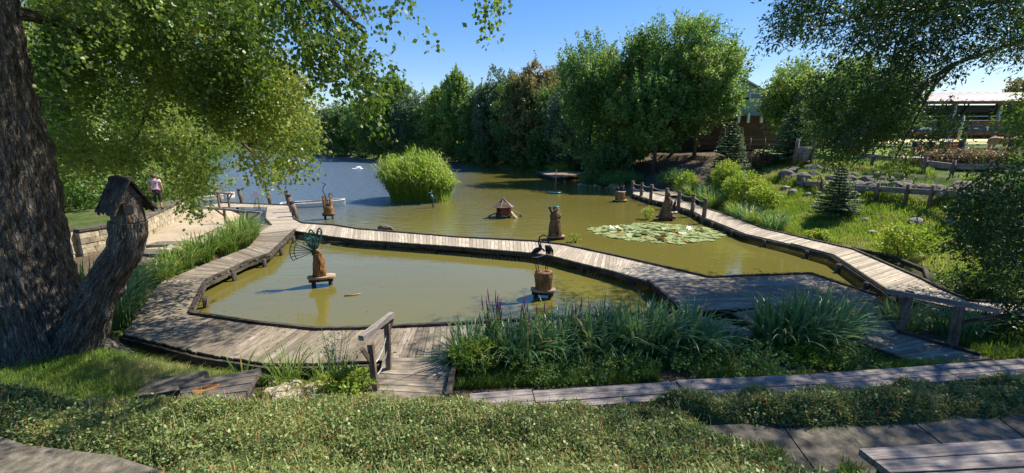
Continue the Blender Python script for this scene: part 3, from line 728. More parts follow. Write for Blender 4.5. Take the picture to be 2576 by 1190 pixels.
lab = ['short end bench next to the front ramp, half under ground cover', 'three-board bench in front of the iris bed, left of the darkest joint', 'weathered bench section behind the middle of the iris bed, right of the wide gap', 'bench section ending where the shaded walkway arrives', 'rightmost section of the long bench row, cut by the photo edge']
for i in range(5):
    s_ = .012; L0, R0 = Vector(fr_[i]), Vector(fr_[i + 1]); L1, R1 = Vector(nr_[i]), Vector(nr_[i + 1])
    d = (R0 - L0).normalized() * s_
    bench((tuple(L0 + d), tuple(L1 + d)), (tuple(R0 - d), tuple(R1 - d)), .75 + (-.03 if i in (1,) else 0), 3, lab[i], group='long curved row of plank benches')
bench((W(2160, 1128, 1.6)[:2], (3.36, 3.1)), (W(2600, 1101, 1.6)[:2], (5.25, 3.2)), 1.6, 3, 'nearest plank bench in the lower right corner above the stone path', .42)
bench((W(448, 966, .72)[:2], W(462, 1018, .72)[:2]), (W(657, 925, .72)[:2], W(606, 1006, .72)[:2]), .72, 4, 'cracked old four-board bench with an orange worn patch, half sunk in the ground cover', .3, th=.1, bmat='old_wood')
q_ = [W(px_, py_, .728) for px_, py_ in ((480, 985), (520, 969), (552, 966), (548, 975), (515, 984), (492, 995))]; ob = bpy.data.objects['bench.006']
MB().prism([q[:2] for q in q_], .722, .731).build('worn_patch', M['orange_wood'], ob)
# ------------------------------------------------------------------ path, slabs, walls
def drape(name, left, right, lift, mat, nseg=14, ncr=6, kind='structure'):
    def res(P, n):
        L = [0]
        for a, b in zip(P, P[1:]): L.append(L[-1] + math.dist(a, b))
        return [(np.interp(L[-1] * i / n, L, [p[0] for p in P]), np.interp(L[-1] * i / n, L, [p[1] for p in P])) for i in range(n + 1)]
    A, Bq = np.array(res(left, nseg)), np.array(res(right, nseg)); t = np.linspace(0, 1, ncr + 1)[None, :, None]
    G_ = A[:, None] * (1 - t) + Bq[:, None] * t
    Z_ = height(G_[..., 0], G_[..., 1]) + lift
    V = np.concatenate([G_, Z_[..., None]], -1).reshape(-1, 3)
    i = (np.arange(nseg)[:, None] * (ncr + 1) + np.arange(ncr)[None, :]).ravel()[:, None]
    F = i + np.array([[0, 1, ncr + 2, ncr + 1]])
    return tag(link(name, np_mesh(name, V, F, None, None, np.ones(len(F))), mat), kind=kind)
drape('sandy_path', [(-15.2, 15.9), (-15.35, 17.2), (-17.35, 21.9), (-19.5, 25.6), (-19.9, 28)], [(-12.6, 15.3), (-13.1, 16.2), (-14.1, 20.7), (-15.6, 23.4), (-17.2, 27.9)], .05, M['sand'], 60, 16)
# stone wall with courses
def stone_wall(P, zb, zt, th, label, mat):
    e = empty('stone_wall', (*P[1], zb), label, 'wall')
    mb = MB(); cap = MB()
    for a, b in zip(P, P[1:]):
        L = math.dist(a, b); d = Vector((b[0] - a[0], b[1] - a[1], 0)).normalized(); ang = math.atan2(d.y, d.x); z = zb
        while z < zt - .05:
            h = min(random.uniform(.15, .26), zt - z); s_ = 0
            while s_ < L:
                l = min(random.uniform(.25, .55), L - s_)
                if l < .06: break
                c = Vector((a[0], a[1], 0)) + d * (s_ + l / 2)
                mb.box((c.x, c.y, z + h / 2), (l - .012, th * random.uniform(.94, 1.06), h - .012), ang, taper=random.uniform(.95, 1))
                s_ += l
            z += h
        s_ = 0
        while s_ < L:
            l = min(random.uniform(.4, .8), L - s_)
            if l < .08: break
            c = Vector((a[0], a[1], 0)) + d * (s_ + l / 2)
            cap.box((c.x, c.y, zt + .045), (l - .02, th * 1.2, .08 + random.uniform(0, .02)), ang + random.uniform(-.02, .02)); s_ += l
    mb.build('masonry', mat, e); cap.build('coping', M['slab'], e); return e
stone_wall([(p[0] + .15, p[1] - .1) for p in WALLP], .3, 1.3, .42, 'low pale stone retaining wall along the sandy path under the birdhouse tree', M['pale_stone'])
sb = MB()
for k, (x0, y0) in enumerate([(390, 640), (340, 668), (420, 618)]):
    x, y, z = W(x0, y0, .5); sb.box((x, y, .5), (1.5 - .2 * k, .7, .22), random.uniform(-.1, .15), taper=.95)
e = tag(sb.build('stone_step', M['slab'], None), 'broad pale stone steps at the near end of the sandy path', 'step')
def slabs(name, quads, z, mat, label=None):
    mb = MB()
    for q in quads:
        c = [sum(p[0] for p in q) / len(q), sum(p[1] for p in q) / len(q)]
        q2 = [(c[0] + (x - c[0]) * .985, c[1] + (y - c[1]) * .985) for x, y in q]
        n = len(q2); mb.prism(q2, z - .15, z + random.uniform(-.01, .012))
    o = mb.build(name, mat, None); tag(o, kind='structure'); return o
xs = [1.9, 3.0, 3.75, 4.6, 5.7, 7.2, 9.0]
slabs('stone_path', [[(xs[i] + .25 * math.sin(i * 3), 3.35 + .03 * xs[i]), (xs[i + 1] + .25 * math.sin(i * 3 + 3), 3.35 + .03 * xs[i + 1]), (xs[i + 1] + .2, 4.4 + .05 * xs[i + 1] + .05 * math.sin(i)), (xs[i] + .2, 4.42 + .05 * xs[i] + .05 * math.sin(i - 1))] for i in range(6)], 1.2, M['slab'])
slabs('stone_path', [[(-8, 4.7), (-8, 3.6), (-6.3, 3.1), (-6.2, 4.25)], [(-6.2, 4.25), (-6.3, 3.1), (-5.3, 2.9), (-4.95, 3.86)], [(-4.95, 3.86), (-5.3, 2.9), (-4.3, 2.6), (-4.0, 3.72)], [(-4, 3.72), (-4.3, 2.6), (-3.1, 2.5), (-3.15, 3.45)]], 1.42, M['slab'])
ss = MB(); ss.box((-5.55, 6.35, .5), (.9, .6, .24), .35, taper=.93); tag(ss.build('stone_step', M['slab'], None), 'flat stone block in the grass left of the cracked old bench', 'step')
# ------------------------------------------------------------------ big left tree
def ring_trunk(mb, pts, rad, seg, rings, furrow, flare=None):
    pts = np.array(pts, float); rad = np.array(rad, float); t = np.linspace(0, len(pts) - 1, rings)
    C = np.stack([np.interp(t, range(len(pts)), pts[:, k]) for k in range(3)], 1); Rr = np.interp(t, range(len(rad)), rad)
    th = np.linspace(0, 2 * PI, seg, endpoint=False)
    vs = []; ps = []; Ls = np.concatenate([[0], np.cumsum(np.linalg.norm(np.diff(C, axis=0), axis=1))])
    for i in range(rings):
        d = C[min(i + 1, rings - 1)] - C[max(i - 1, 0)]; d = d / np.linalg.norm(d)
        x = np.cross(d, [0, 1, 0]); x /= np.linalg.norm(x); y = np.cross(d, x)
        s_ = Ls[i]
        n1 = fbm(np.cos(th) * Rr[i] * 13 + 20, np.sin(th) * Rr[i] * 13 + 20, np.full(seg, s_ * 2.2), 4)
        n2 = fbm(np.cos(th) * 1.4 + 3, np.sin(th) * 1.4 + 3, np.full(seg, s_ * .6 + 9), 3)
        rr = Rr[i] * (1 + .22 * (n2 - .45)) + furrow * (np.abs(n1 - .47) * 5 - .5)
        if flare is not None: rr = rr + flare * np.maximum(0, 1 - s_ / 1.1) ** 2 * (.5 + .5 * np.cos(th * 5 + 1))
        P = C[i] + np.outer(rr * np.cos(th), x) + np.outer(rr * np.sin(th), y)
        vs += [tuple(q) for q in P]; ps += [(s_, math.cos(a) * Rr[i], math.sin(a) * Rr[i]) for a in th]
    fs = [(i * seg + k, i * seg + (k + 1) % seg, (i + 1) * seg + (k + 1) % seg, (i + 1) * seg + k) for i in range(rings - 1) for k in range(seg)]
    fs.append(tuple((rings - 1) * seg + k for k in range(seg)))
    mb.add(vs, fs, ps, True)
def limb(mb, a, b, r0, r1, bend=.1, n=7, seg=7):
    a, b = Vector(a), Vector(b); L = (b - a).length
    off = Vector((random.uniform(-1, 1), random.uniform(-1, 1), random.uniform(-.2, 1))) * L * bend
    pts = [a.lerp(b, i / n) + off * math.sin(PI * i / n) for i in range(n + 1)]
    mb.tube(pts, [r0 + (r1 - r0) * (i / n) ** .8 for i in range(n + 1)], seg, jit=.04); return pts
TB = (-8.85, 7.3)
zt0 = hz(*TB)
poplar = empty('old_poplar_tree', (*TB, .9), 'huge old furrowed tree filling the left edge, its branches hanging over the path and pond', 'tree')
mb = MB()
ring_trunk(mb, [(-8.85, 7.3, .3), (-8.85, 7.3, 1.3), (-8.9, 7.3, 2.6), (-8.87, 7.35, 4.5), (-8.8, 7.4, 7), (-8.5, 7.6, 10.5)], [.95, .84, .8, .78, .7, .46], 260, 300, .05, .45)
ring_trunk(mb, [(-8.1, 7.2, .4), (-7.82, 7.2, .97), (-7.45, 7.22, 1.65), (-7.05, 7.25, 2.2), (-6.77, 7.28, 2.6), (-6.65, 7.3, 2.9), (-6.62, 7.3, 3.13)], [.43, .35, .295, .265, .25, .245, .245], 190, 120, .035)
mb.build('trunk', M['bark'], poplar)
mb = MB()
limbs = [((-8.3, 7.5, 8.2), (-3.5, 6.6, 7.6)), ((-3.5, 6.6, 7.6), (-1.2, 6.1, 6.9)), ((-4.5, 6.8, 7.7), (-2.0, 6.3, 5.9)), ((-5.6, 6.9, 7.9), (-3.2, 7.0, 6.2)),
         ((-8.3, 7.6, 7.4), (-6.6, 11, 7.2)), ((-6.6, 11, 7.2), (-5.4, 13.2, 4.4)), ((-8.4, 7.6, 6.6), (-9.5, 12, 6.2)), ((-9.5, 12, 6.2), (-8.4, 15, 3.6)),
         ((-8.4, 7.6, 9), (-12, 10, 8)), ((-8.4, 7.6, 9), (-4.2, 9.8, 11)), ((-4.2, 9.8, 11), (-.6, 12.2, 9.6)), ((-8.3, 7.5, 9.3), (-1.0, 5.3, 8.6)), ((-8.3, 7.5, 9), (-9, 2, 9)), ((-1, 5.3, 8.6), (.0, 4.6, 7.6)), ((-9.5, 12, 6.2), (-11.5, 13, 4)), ((-6.6, 11, 7.2), (-7.6, 13, 4.6))]
twigs = []
for a, b in limbs:
    mb = MB(); L = (Vector(b) - Vector(a)).length; twigs.append(limb(mb, a, b, .035 + .022 * L if L > 3 else .05, .02, .08)); mb.build('branch', M['bark'], poplar)
def in_img(n, poly, y0, y1, ypow=1):
    x, y = scatter(poly, n); Y = y0 + (y1 - y0) * RNG.random(n) ** ypow
    return DPn(x, y, Y)
def clumpy(P, s, thr=.42, sharp=.12):
    f = fbm(P[:, 0] * s + 31, P[:, 1] * s + 7, P[:, 2] * s + 3, 3)
    return RNG.random(len(P)) < np.clip((f - thr) / sharp, 0, 1)
def tintc(P, s, lo=.25, hi=.7):
    return lo + (hi - lo) * np.clip((fbm(P[:, 0] * s + 3, P[:, 1] * s + 11, P[:, 2] * s, 2) - .2) / .35, 0, 1)
parts = []
# thick hanging foliage over the sandy path (reaching 9 - 15 m away)
body = [(70, -60), (620, -60), (660, 70), (720, 160), (765, 215), (745, 250), (770, 290), (790, 335), (770, 370), (720, 350), (660, 330), (600, 320), (560, 290), (520, 350), (480, 400), (430, 400), (380, 400), (340, 405), (240, 405), (150, 410), (110, 330)]
P = in_img(8600, body, 8.8, 14); P = P[clumpy(P, 1.15, .43, .05)]
d = unit(np.stack([RNG.normal(.25, .6, len(P)), RNG.normal(-.1, .5, len(P)), RNG.normal(-.25, .35, len(P))], -1))
parts.append(sprays(P, d, RNG.uniform(.3, .8, len(P)), 20, .088, .1, .4, tintc(P, .8, .15, .95), .72, tsd=.12))
# lower fringe: thin drooping twigs
for poly, n_, y0, y1 in (([(640, 350), (770, 370), (765, 400), (735, 425), (700, 425), (650, 440), (600, 400)], 80, 10, 13), ([(460, 390), (530, 380), (520, 450), (480, 530), (440, 500), (440, 440)], 105, 11, 14),
                         ([(425, 420), (480, 420), (465, 480), (435, 470)], 30, 12, 14)):
    P = in_img(n_, poly, y0, y1); d = unit(np.stack([RNG.normal(.5, .5, n_), RNG.normal(-.2, .4, n_), RNG.normal(-.5, .25, n_)], -1))
    parts.append(sprays(P, d, RNG.uniform(.3, .7, n_), 16, .1, .09, .5, tintc(P, .5, .3, .8), .72))
# nearer boughs; low leaf tint on most paints in shade from the upper crown
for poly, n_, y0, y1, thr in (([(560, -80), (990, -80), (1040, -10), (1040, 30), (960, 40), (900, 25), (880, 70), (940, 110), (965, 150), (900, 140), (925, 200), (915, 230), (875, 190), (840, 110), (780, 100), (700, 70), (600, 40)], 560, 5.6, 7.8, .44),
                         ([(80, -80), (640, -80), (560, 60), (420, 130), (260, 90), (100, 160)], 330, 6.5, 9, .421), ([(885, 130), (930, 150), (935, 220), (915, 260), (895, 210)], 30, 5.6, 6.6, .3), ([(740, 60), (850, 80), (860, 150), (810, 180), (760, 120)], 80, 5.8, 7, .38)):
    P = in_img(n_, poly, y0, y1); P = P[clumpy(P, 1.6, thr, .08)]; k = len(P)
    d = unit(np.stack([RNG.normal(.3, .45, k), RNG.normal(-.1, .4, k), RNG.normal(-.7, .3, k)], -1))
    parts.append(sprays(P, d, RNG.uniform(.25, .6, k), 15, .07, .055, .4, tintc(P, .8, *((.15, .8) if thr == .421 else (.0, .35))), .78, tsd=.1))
P = in_img(26, [(1200, -60), (1275, -60), (1262, 20), (1240, 50), (1205, 30)], 4.6, 5.2); k = len(P)
parts.append(sprays(P, unit(np.stack([RNG.normal(.1, .3, k), RNG.normal(0, .3, k), np.full(k, -1.)], -1)), RNG.uniform(.15, .34, k), 9, .055, .035, .1, np.full(k, .4), .8))
# unseen leaf clumps added to shade trunk, grass and walk, then the remaining crown
for c_, r_, k in (((-4.2, 9.8, 11.3), (2.6, 2.0, 1.8), 480), ((-.6, 12.2, 9.6), (1.5, 1.1, .7), 110), ((-.4, 9.6, 9.3), (2.1, 1.0, .6), 190), ((-5.5, 5.2, 9.2), (2.4, 1.6, 1.0), 260)):
    q = rdir(k) * (RNG.random((k, 1)) ** .4); P = np.array(c_) + q * np.array(r_)
    parts.append(sprays(P, rdir(k) + np.array([0, 0, -.2]), RNG.uniform(.4, .9, k), 16, .1, .2, .4, tintc(P, .4), .75))
k = 3200; q = rdir(k) * (RNG.random((k, 1)) ** .35); P = np.array([-8.2, 8.5, 12.2]) + q * np.array([8.2, 7.5, 4.6])
P = P[clumpy(P, .45, .4, .07)]; k = len(P)
parts.append(sprays(P, rdir(k) + np.array([0, 0, -.2]), RNG.uniform(.5, 1, k), 16, .11, .22, .4, tintc(P, .4), .75))
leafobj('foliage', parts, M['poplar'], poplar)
# ------------------------------------------------------------------ birdhouse
BH = Vector((-6.62, 7.3, 3.12))
e = empty('birdhouse', BH, 'hollow-log birdhouse with a shaggy dark gabled roof standing on the cut limb', 'birdhouse')
mb = MB(); ring_trunk(mb, [(BH.x, BH.y, 3.12), (BH.x + .0, BH.y, 3.34), (BH.x - .02, BH.y, 3.52)], [.22, .215, .21], 90, 24, .012); mb.build('log_body', M['bark'], e)
fr = Vector((.93, -.37, 0)).normalized(); sdv = Vector((-fr.y, fr.x, 0)); rid = BH + Vector((.0, .02, .66))
def roofslab(mb, sgn):
    dn = Vector((0, 0, -1)); out = sdv * sgn
    for j in range(5):
        a = rid + out * (.055 * j) + dn * (.08 * j); b = rid + out * (.055 * j + .09) + dn * (.08 * j + .13)
        off = Vector((0, 0, .035 * (5 - j) * .5))
        for i in range(9):
            t0, t1 = -.3 + i * .063 + random.uniform(-.015, .01), -.3 + (i + 1) * .063
            q = [a + fr * t0 + off, b + fr * t0 + off + Vector((0, 0, random.uniform(-.05, .02))), b + fr * t1 + off + Vector((0, 0, random.uniform(-.05, .02))), a + fr * t1 + off]
            mb.add([v - Vector((0, 0, .045)) for v in q] + q, [(3, 2, 1, 0), (4, 5, 6, 7), (0, 1, 5, 4), (1, 2, 6, 5), (2, 3, 7, 6), (3, 0, 4, 7)])
mb = MB(); roofslab(mb, 1); roofslab(mb, -1); mb.tube([rid + fr * -.3 + Vector((0, 0, .06)), rid + fr * -.1 + Vector((0, 0, .1)), rid + fr * .27 + Vector((0, 0, .08))], .045, 7, jit=.2); mb.build('roof', M['deck_dark'], e)
mb = MB(); f0 = BH + fr * .2
g3 = [f0 + sdv * .2 + Vector((0, 0, .34)), f0 - sdv * .2 + Vector((0, 0, .34)), f0 + Vector((0, 0, .67))]
mb.add(g3 + [q - fr * .4 for q in g3], [(0, 1, 2), (5, 4, 3), (0, 3, 4, 1), (1, 4, 5, 2), (2, 5, 3, 0)]); mb.build('gable', M['bark'], e)
h0 = BH + fr * .19 - sdv * .07 + Vector((0, 0, .24)); a_ = math.atan2(fr.y, fr.x)
MB().box(h0, (.08, .12, .14), a_ - .25).build('entrance_hole', M['black'], e)
mb = MB(); mb.box(BH + fr * .21 - sdv * .05 + Vector((0, 0, .08)), (.03, .08, .1), a_ - .15); mb.build('perch_block', M['orange_wood'], e)
# ------------------------------------------------------------------ right ash tree
ash = empty('ash_tree', (16.2, 11.2, .6), 'dark overhanging ash tree leaning in from the right with drooping feathery branches', 'tree')
mb = MB(); ring_trunk(mb, [(16.4, 11.2, .4), (16.2, 11.3, 3), (15.6, 11.6, 6), (15, 12, 10)], [.42, .34, .28, .16], 30, 30, .015, .2); mb.build('trunk', M['bark'], ash)
mb = MB()
for a, b, r0 in (((16, 11.3, 7.6), DP(2400, 160, 12), .13), (DP(2400, 160, 12), DP(2180, 320, 13), .07), (DP(2330, 215, 12), DP(2140, 420, 13.5), .05), ((15.7, 11.5, 8.2), DP(2420, 20, 11.5), .12), (DP(2420, 20, 11.5), DP(2080, 60, 12), .06),
                 (DP(2400, 165, 12), DP(2290, 290, 12.4), .04), (DP(2360, 195, 12.2), DP(2240, 420, 13), .035), ((15.3, 11.9, 8), (10, 9.5, 10.5), .13), ((15.3, 11.9, 8.5), (12.5, 16, 10.8), .12), ((15.9, 11.4, 6), (17, 7, 9), .12), ((15.5, 11.6, 8), (12.5, 8.5, 11), .1), (DP(2360, 200, 12.4), DP(2050, 290, 14), .04), ((15.9, 11.4, 3.0), DP(2520, 560, 11.5), .05)):
    mb = MB(); limb(mb, a, b, r0, r0 * .35, .05); mb.build('branch', M['bark'], ash)
parts = []
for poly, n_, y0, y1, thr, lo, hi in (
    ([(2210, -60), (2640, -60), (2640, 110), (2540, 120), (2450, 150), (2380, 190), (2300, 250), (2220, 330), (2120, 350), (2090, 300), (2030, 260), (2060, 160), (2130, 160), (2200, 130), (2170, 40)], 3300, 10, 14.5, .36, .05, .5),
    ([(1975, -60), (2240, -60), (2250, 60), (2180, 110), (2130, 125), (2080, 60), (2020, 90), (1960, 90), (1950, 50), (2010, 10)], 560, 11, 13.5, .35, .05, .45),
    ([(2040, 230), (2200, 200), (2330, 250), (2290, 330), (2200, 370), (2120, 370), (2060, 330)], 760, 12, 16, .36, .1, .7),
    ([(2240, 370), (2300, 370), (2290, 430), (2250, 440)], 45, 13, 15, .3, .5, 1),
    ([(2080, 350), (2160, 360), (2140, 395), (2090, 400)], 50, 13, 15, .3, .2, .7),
    ([(2470, 430), (2530, 400), (2640, 400), (2640, 710), (2570, 690), (2480, 640), (2420, 560), (2440, 480)], 1150, 8.5, 12.5, .4, .0, .4),  # low tint range paints deep shade into this low foliage
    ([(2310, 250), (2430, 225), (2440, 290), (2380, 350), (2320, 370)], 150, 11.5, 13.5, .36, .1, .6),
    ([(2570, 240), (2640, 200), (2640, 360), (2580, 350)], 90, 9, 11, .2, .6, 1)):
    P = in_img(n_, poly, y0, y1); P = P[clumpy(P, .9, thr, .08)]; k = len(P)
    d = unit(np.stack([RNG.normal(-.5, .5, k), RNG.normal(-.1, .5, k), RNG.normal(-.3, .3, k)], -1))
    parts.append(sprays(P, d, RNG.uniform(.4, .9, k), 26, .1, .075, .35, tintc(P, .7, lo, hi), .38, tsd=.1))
k = 3600; q = rdir(k) * (RNG.random((k, 1)) ** .4); P = np.array([13.0, 12.0, 11.4]) + q * np.array([7.2, 6.2, 3.4])
vis = (P[:, 0] / np.maximum(P[:, 1], .1) < .62) & ((P[:, 2] - HC) / np.maximum(P[:, 1], .1) < .34); P = P[clumpy(P, .4, .4, .07) & ~vis]
k = 1900; q = rdir(k) * (RNG.random((k, 1)) ** .4); P3 = np.array([14.6, 8.9, 11.0]) + q * np.array([5.6, 3.4, 1.9]); P3 = P3[clumpy(P3, .6, .37, .07)]; P = np.concatenate([P, P3]); k = len(P)  # second, unseen crown mass added to deepen the shade on benches and path
parts.append(sprays(P, rdir(k) + np.array([0, 0, -.2]), RNG.uniform(.5, 1, k), 18, .13, .2, .35, tintc(P, .4, .1, .5), .5))
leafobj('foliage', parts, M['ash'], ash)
# ------------------------------------------------------------------ trees
def make_tree(name, label, H, r, crown0, nsp, k, ls, mat, loc, rz=0, group=None, spiky=.6, tint=(.2, .7), trunk_r=.16, cat='tree', thr=.36, droop=.15, cone=0.):
    e = empty(name, loc, label, cat, group)
    x0, y0, z0 = loc
    mb = MB(); tp = [(x0, y0, z0 - .3), (x0 + random.uniform(-.1, .1), y0, z0 + H * .35), (x0 + random.uniform(-.3, .3), y0 + random.uniform(-.2, .2), z0 + H * .65), (x0, y0, z0 + H * .93)]
    mb.tube(tp, [trunk_r, trunk_r * .8, trunk_r * .5, .03], 8, jit=.05)
    zc = z0 + (crown0 + 1) / 2 * H; hzv = (1 - crown0) / 2 * H
    for i in range(9):
        a = random.uniform(0, 2 * PI); t = random.uniform(crown0 * .8, .75); h = z0 + H * t
        q = (x0 + math.cos(a) * r * .75, y0 + math.sin(a) * r * .75, h + r * random.uniform(.2, .8))
        limb(mb, (x0, y0, h), q, trunk_r * .4, .015, .08, 5, 5)
    mb.build('trunk', M['bark'], e)
    q = rdir(nsp) * (RNG.random((nsp, 1)) ** .42)
    lump = .8 + .5 * fbm(q[:, 0] * 2.2 + x0, q[:, 1] * 2.2 + y0, q[:, 2] * 2.2 + H, 3)
    q = q * lump[:, None]
    P = np.array([x0, y0, zc]) + q * np.array([r, r, hzv])
    if cone: 
        f = 1 - cone * np.clip((P[:, 2] - z0) / H, 0, 1); P[:, :2] = np.array([x0, y0]) + (P[:, :2] - np.array([x0, y0])) * f[:, None]
    P = P[clumpy(P, 2.4 / max(r, 1) , thr, .09)]; n = len(P)
    out = unit(P - np.array([x0, y0, zc - hzv * .6]))
    d = unit(out * 1.0 + RNG.normal(size=(n, 3)) * .5 + np.array([0, 0, spiky]))
    V = sprays(P, d, RNG.uniform(.5, 1.15, n) * r * .3, k, ls, r * .038, droop, tintc(P, 1.4 / max(r, 1), *tint), .65)
    sel = (np.linalg.norm(q[:, :], axis=1) > .1)
    ps_ = P[(P[:, 2] > zc - hzv * .1) & (RNG.random(n) < .16)]; o2 = unit(ps_ - np.array([x0, y0, zc - hzv * .8]))
    V2 = sprays(ps_, o2 + np.array([0, 0, .5]), RNG.uniform(.35, .65, len(ps_)) * r * .75, int(k * .9), ls * .9, r * .018, -.05, tintc(ps_, 1.4 / max(r, 1), *tint) + .1, .65)
    leafobj('crown', [V, V2], mat, e)
    return e
OG = 'big oaks on the right shore'
def at_tree(px, ytop, Y):
    x, _, zt = DP(px, ytop, Y); z0 = hz(x, Y); return (x, Y, z0), zt - z0
for px, yt, Y, r, c0, lb, tn, ns in (
    (1492, 92, 51, 4.3, .14, 'leftmost big oak, its dark crown hanging low over the floating deck', (.1, .6), 2300),
    (1600, 100, 49, 4.6, .2, 'second big oak from the left with yellowish tints in its top', (.25, .85), 2300),
    (1715, 56, 48, 5.2, .2, 'tallest big oak, rising highest against the sky right of centre', (.15, .65), 2900),
    (1772, 105, 45, 4.0, .22, 'rightmost big oak with spiky shoots in front of the gabled building', (.3, .75), 2600),
    (1660, 190, 44, 3.6, .24, 'smaller oak in front of and between the tallest ones', (.15, .6), 1300)):
    loc, H = at_tree(px, yt, Y); make_tree('oak_tree', lb, H, r, c0, ns, 26, .23, M['oak'], loc, group=OG, spiky=.9, tint=tn, trunk_r=.22)
for px, yt, Y, r, c0, lb in (
    (2012, 172, 41, 2.5, .2, 'rounded broadleaf tree right of the gabled building behind the middle spruce'),
    (2060, 158, 39, 3.8, .2, 'broadleaf tree behind the drooping ash branches, right of the middle spruce'),
    (2200, 150, 36, 3.4, .2, 'leafy tree mostly hidden behind the dark ash foliage')):
    loc, H = at_tree(px, yt, Y); make_tree('broadleaf_tree', lb, H, r, c0, 1300, 24, .19, M['oak'], loc, spiky=.6, tint=(.3, .85))
# far belt of trees: 4 prototypes then copies
FG = 'belt of trees along the far shore'
far_specs = [ # px, ytop, Y, width factor, kind
 (1395, 222, 70, 1.0, 0), (1350, 172, 75, 1.0, 1), (1300, 200, 78, .9, 0), (1245, 188, 84, .85, 2), (1195, 215, 88, .9, 0), (1150, 184, 92, .8, 3), (1112, 222, 97, 1.0, 3), (1075, 232, 103, .9, 0),
 (1030, 236, 108, 1.0, 2), (985, 194, 113, 1.05, 3), (945, 236, 120, 1.0, 0), (910, 250, 128, 1.1, 3), (872, 262, 138, 1.2, 0), (842, 270, 150, 1.2, 2), (812, 280, 162, 1.3, 0), (784, 292, 178, 1.3, 3), (755, 300, 190, 1.4, 1), (715, 312, 200, 1.4, 0), (670, 318, 205, 1.5, 2), (1440, 205, 62, .9, 2), (620, 320, 205, 1.5, 1), (570, 318, 205, 1.5, 3)]
far_lab = ['full dark tree just left of the big oaks', 'rusty-tinted tall tree left of the big oaks', 'dark tree right of the tall grey-green one above the duck house', 'tall grey-green tree over the right side of the reed island', 'lower tree in the middle of the far belt', 'slim tall tree with a spiky top above the reed island',
 'broad tree over the right flank of the reed island', 'dark tree directly above the reed island', 'lower rounded tree over the left flank of the reed island', 'tall pale-green tree left of the reed island', 'dark tree just right of the hanging poplar twigs', 'tree above the white fountain', 'tree left of the fountain in the receding belt', 'distant tree halfway to the lake end', 'small distant tree near the lake end', 'far tree nearest the lake end behind the poplar leaves', 'faint tree at the lake end seen between poplar leaves', 'hazy tree left of the lake end', 'hazy low tree far left across the lake', 'dark tree tucked against the leftmost big oak', 'hazy tree at the far left shore', 'leftmost hazy tree beyond the lake']
protos = {}
for i, (px, yt, Y, wf, kd) in enumerate(far_specs):
    loc, H = at_tree(px, yt, Y)
    if kd not in protos:
        H0 = 14.0; kw = dict(spiky=(.5, .5, 1.0, 1.1)[kd], tint=((.1, .55), (.35, 1.0), (.15, .6), (.35, .75))[kd])
        o = make_tree('shore_tree', far_lab[i], H0, 4.4 if kd != 3 else 3.6, .04, 1700, 20, .38, (M['far'], M['far_rust'], M['far_grey'], M['far_pale'])[kd], (300 + 20 * kd, 300, 0), group=FG, trunk_r=.18, **kw)
        o.location = loc; o.scale = (H / H0 * wf, H / H0 * wf, H / H0); protos[kd] = (o, H0)
    else:
        o, H0 = protos[kd]
        copy_tree(o, loc, random.uniform(0, 6), (H / H0 * wf, H / H0 * wf, H / H0), label=far_lab[i])
for i, (x, y, H, lb) in enumerate([(12, 66, 12, 'dim tree in shade behind the leftmost big oak'), (19, 64, 12, 'dim tree behind the second big oak'), (15, 74, 14, 'dim tall tree far behind the first two big oaks'), (25, 62, 9, 'dim tree between the tallest oak and the gabled building'), (22, 72, 12, 'dim tall tree far behind the tallest oak'), (30, 75, 11, 'tree far behind the gabled building'), (45, 72, 10, 'tree behind the left end of the barn'), (9, 82, 14, 'second-row tree behind the rusty tall tree'), (0, 92, 14, 'second-row tree behind the duck house axis'), (-14, 104, 14, 'second-row tree behind the reed island'), (92, 78, 13, 'tree rising behind the right end of the barn roof')]):
    copy_tree(protos[(0, 1, 2)[i % 3]][0], (x, y, hz(x, y)), random.uniform(0, 6), (H / 14 * 1.25, H / 14 * 1.25, H / 14), label=lb)
# understorey shrubs along the far shore
SG = 'bushes along the far waterline'
o0 = None
bp_ = [(10.2, 46), (12.8, 50), (13.6, 56), (10.5, 66), (6, 70), (3, 76), (0, 80.5), (-4, 83), (-8, 87), (-12, 91), (-18, 97), (-24, 105), (-30, 113), (-36, 122), (-45, 132), (-55, 144), (-66, 158), (-76, 172), (-90, 184), (2.5, 80), (-6, 92), (-20, 107), (13.5, 62), (9.5, 71), (14, 58), (17, 59), (21, 58)]
for i, (x, y) in enumerate(bp_):
    s_ = random.uniform(.8, 1.35) * (1 + max(0, y - 90) / 160); lbb = 'dark rounded waterline bush, ' + ['below the leftmost oak', 'behind the shore stones', 'right of the floating deck', 'left of the floating deck', 'below the rusty tree', 'second left of the rusty tree', 'above the duck house', 'right of the reed island', 'behind the right edge of the reed island', 'directly behind the reed island', 'behind the left edge of the reed island', 'just left of the reed island', 'right of the fountain', 'behind the fountain', 'left of the fountain', 'fifth from the lake end', 'fourth from the lake end', 'third from the lake end', 'at the lake end', 'set back above the duck house', 'set back above the reed island', 'set back right of the fountain', 'set back beyond the floating deck', 'beyond the left tip of the floating deck', 'on the bank top behind the leftmost oak', 'on the bank top behind the second oak', 'on the bank top behind the tallest oak'][i]
    if o0 is None:
        o0 = make_tree('bush', lbb, 3.6, 2.6, -.1, 500, 18, .26, M['far'], (300, 340, 0), group=SG, tint=(.05, .55), trunk_r=.05, cat='bush', thr=.3)
        o0.location = (x, y, hz(x, y))
    else: copy_tree(o0, (x, y, hz(x, y)), random.uniform(0, 6), s_, label=lbb)
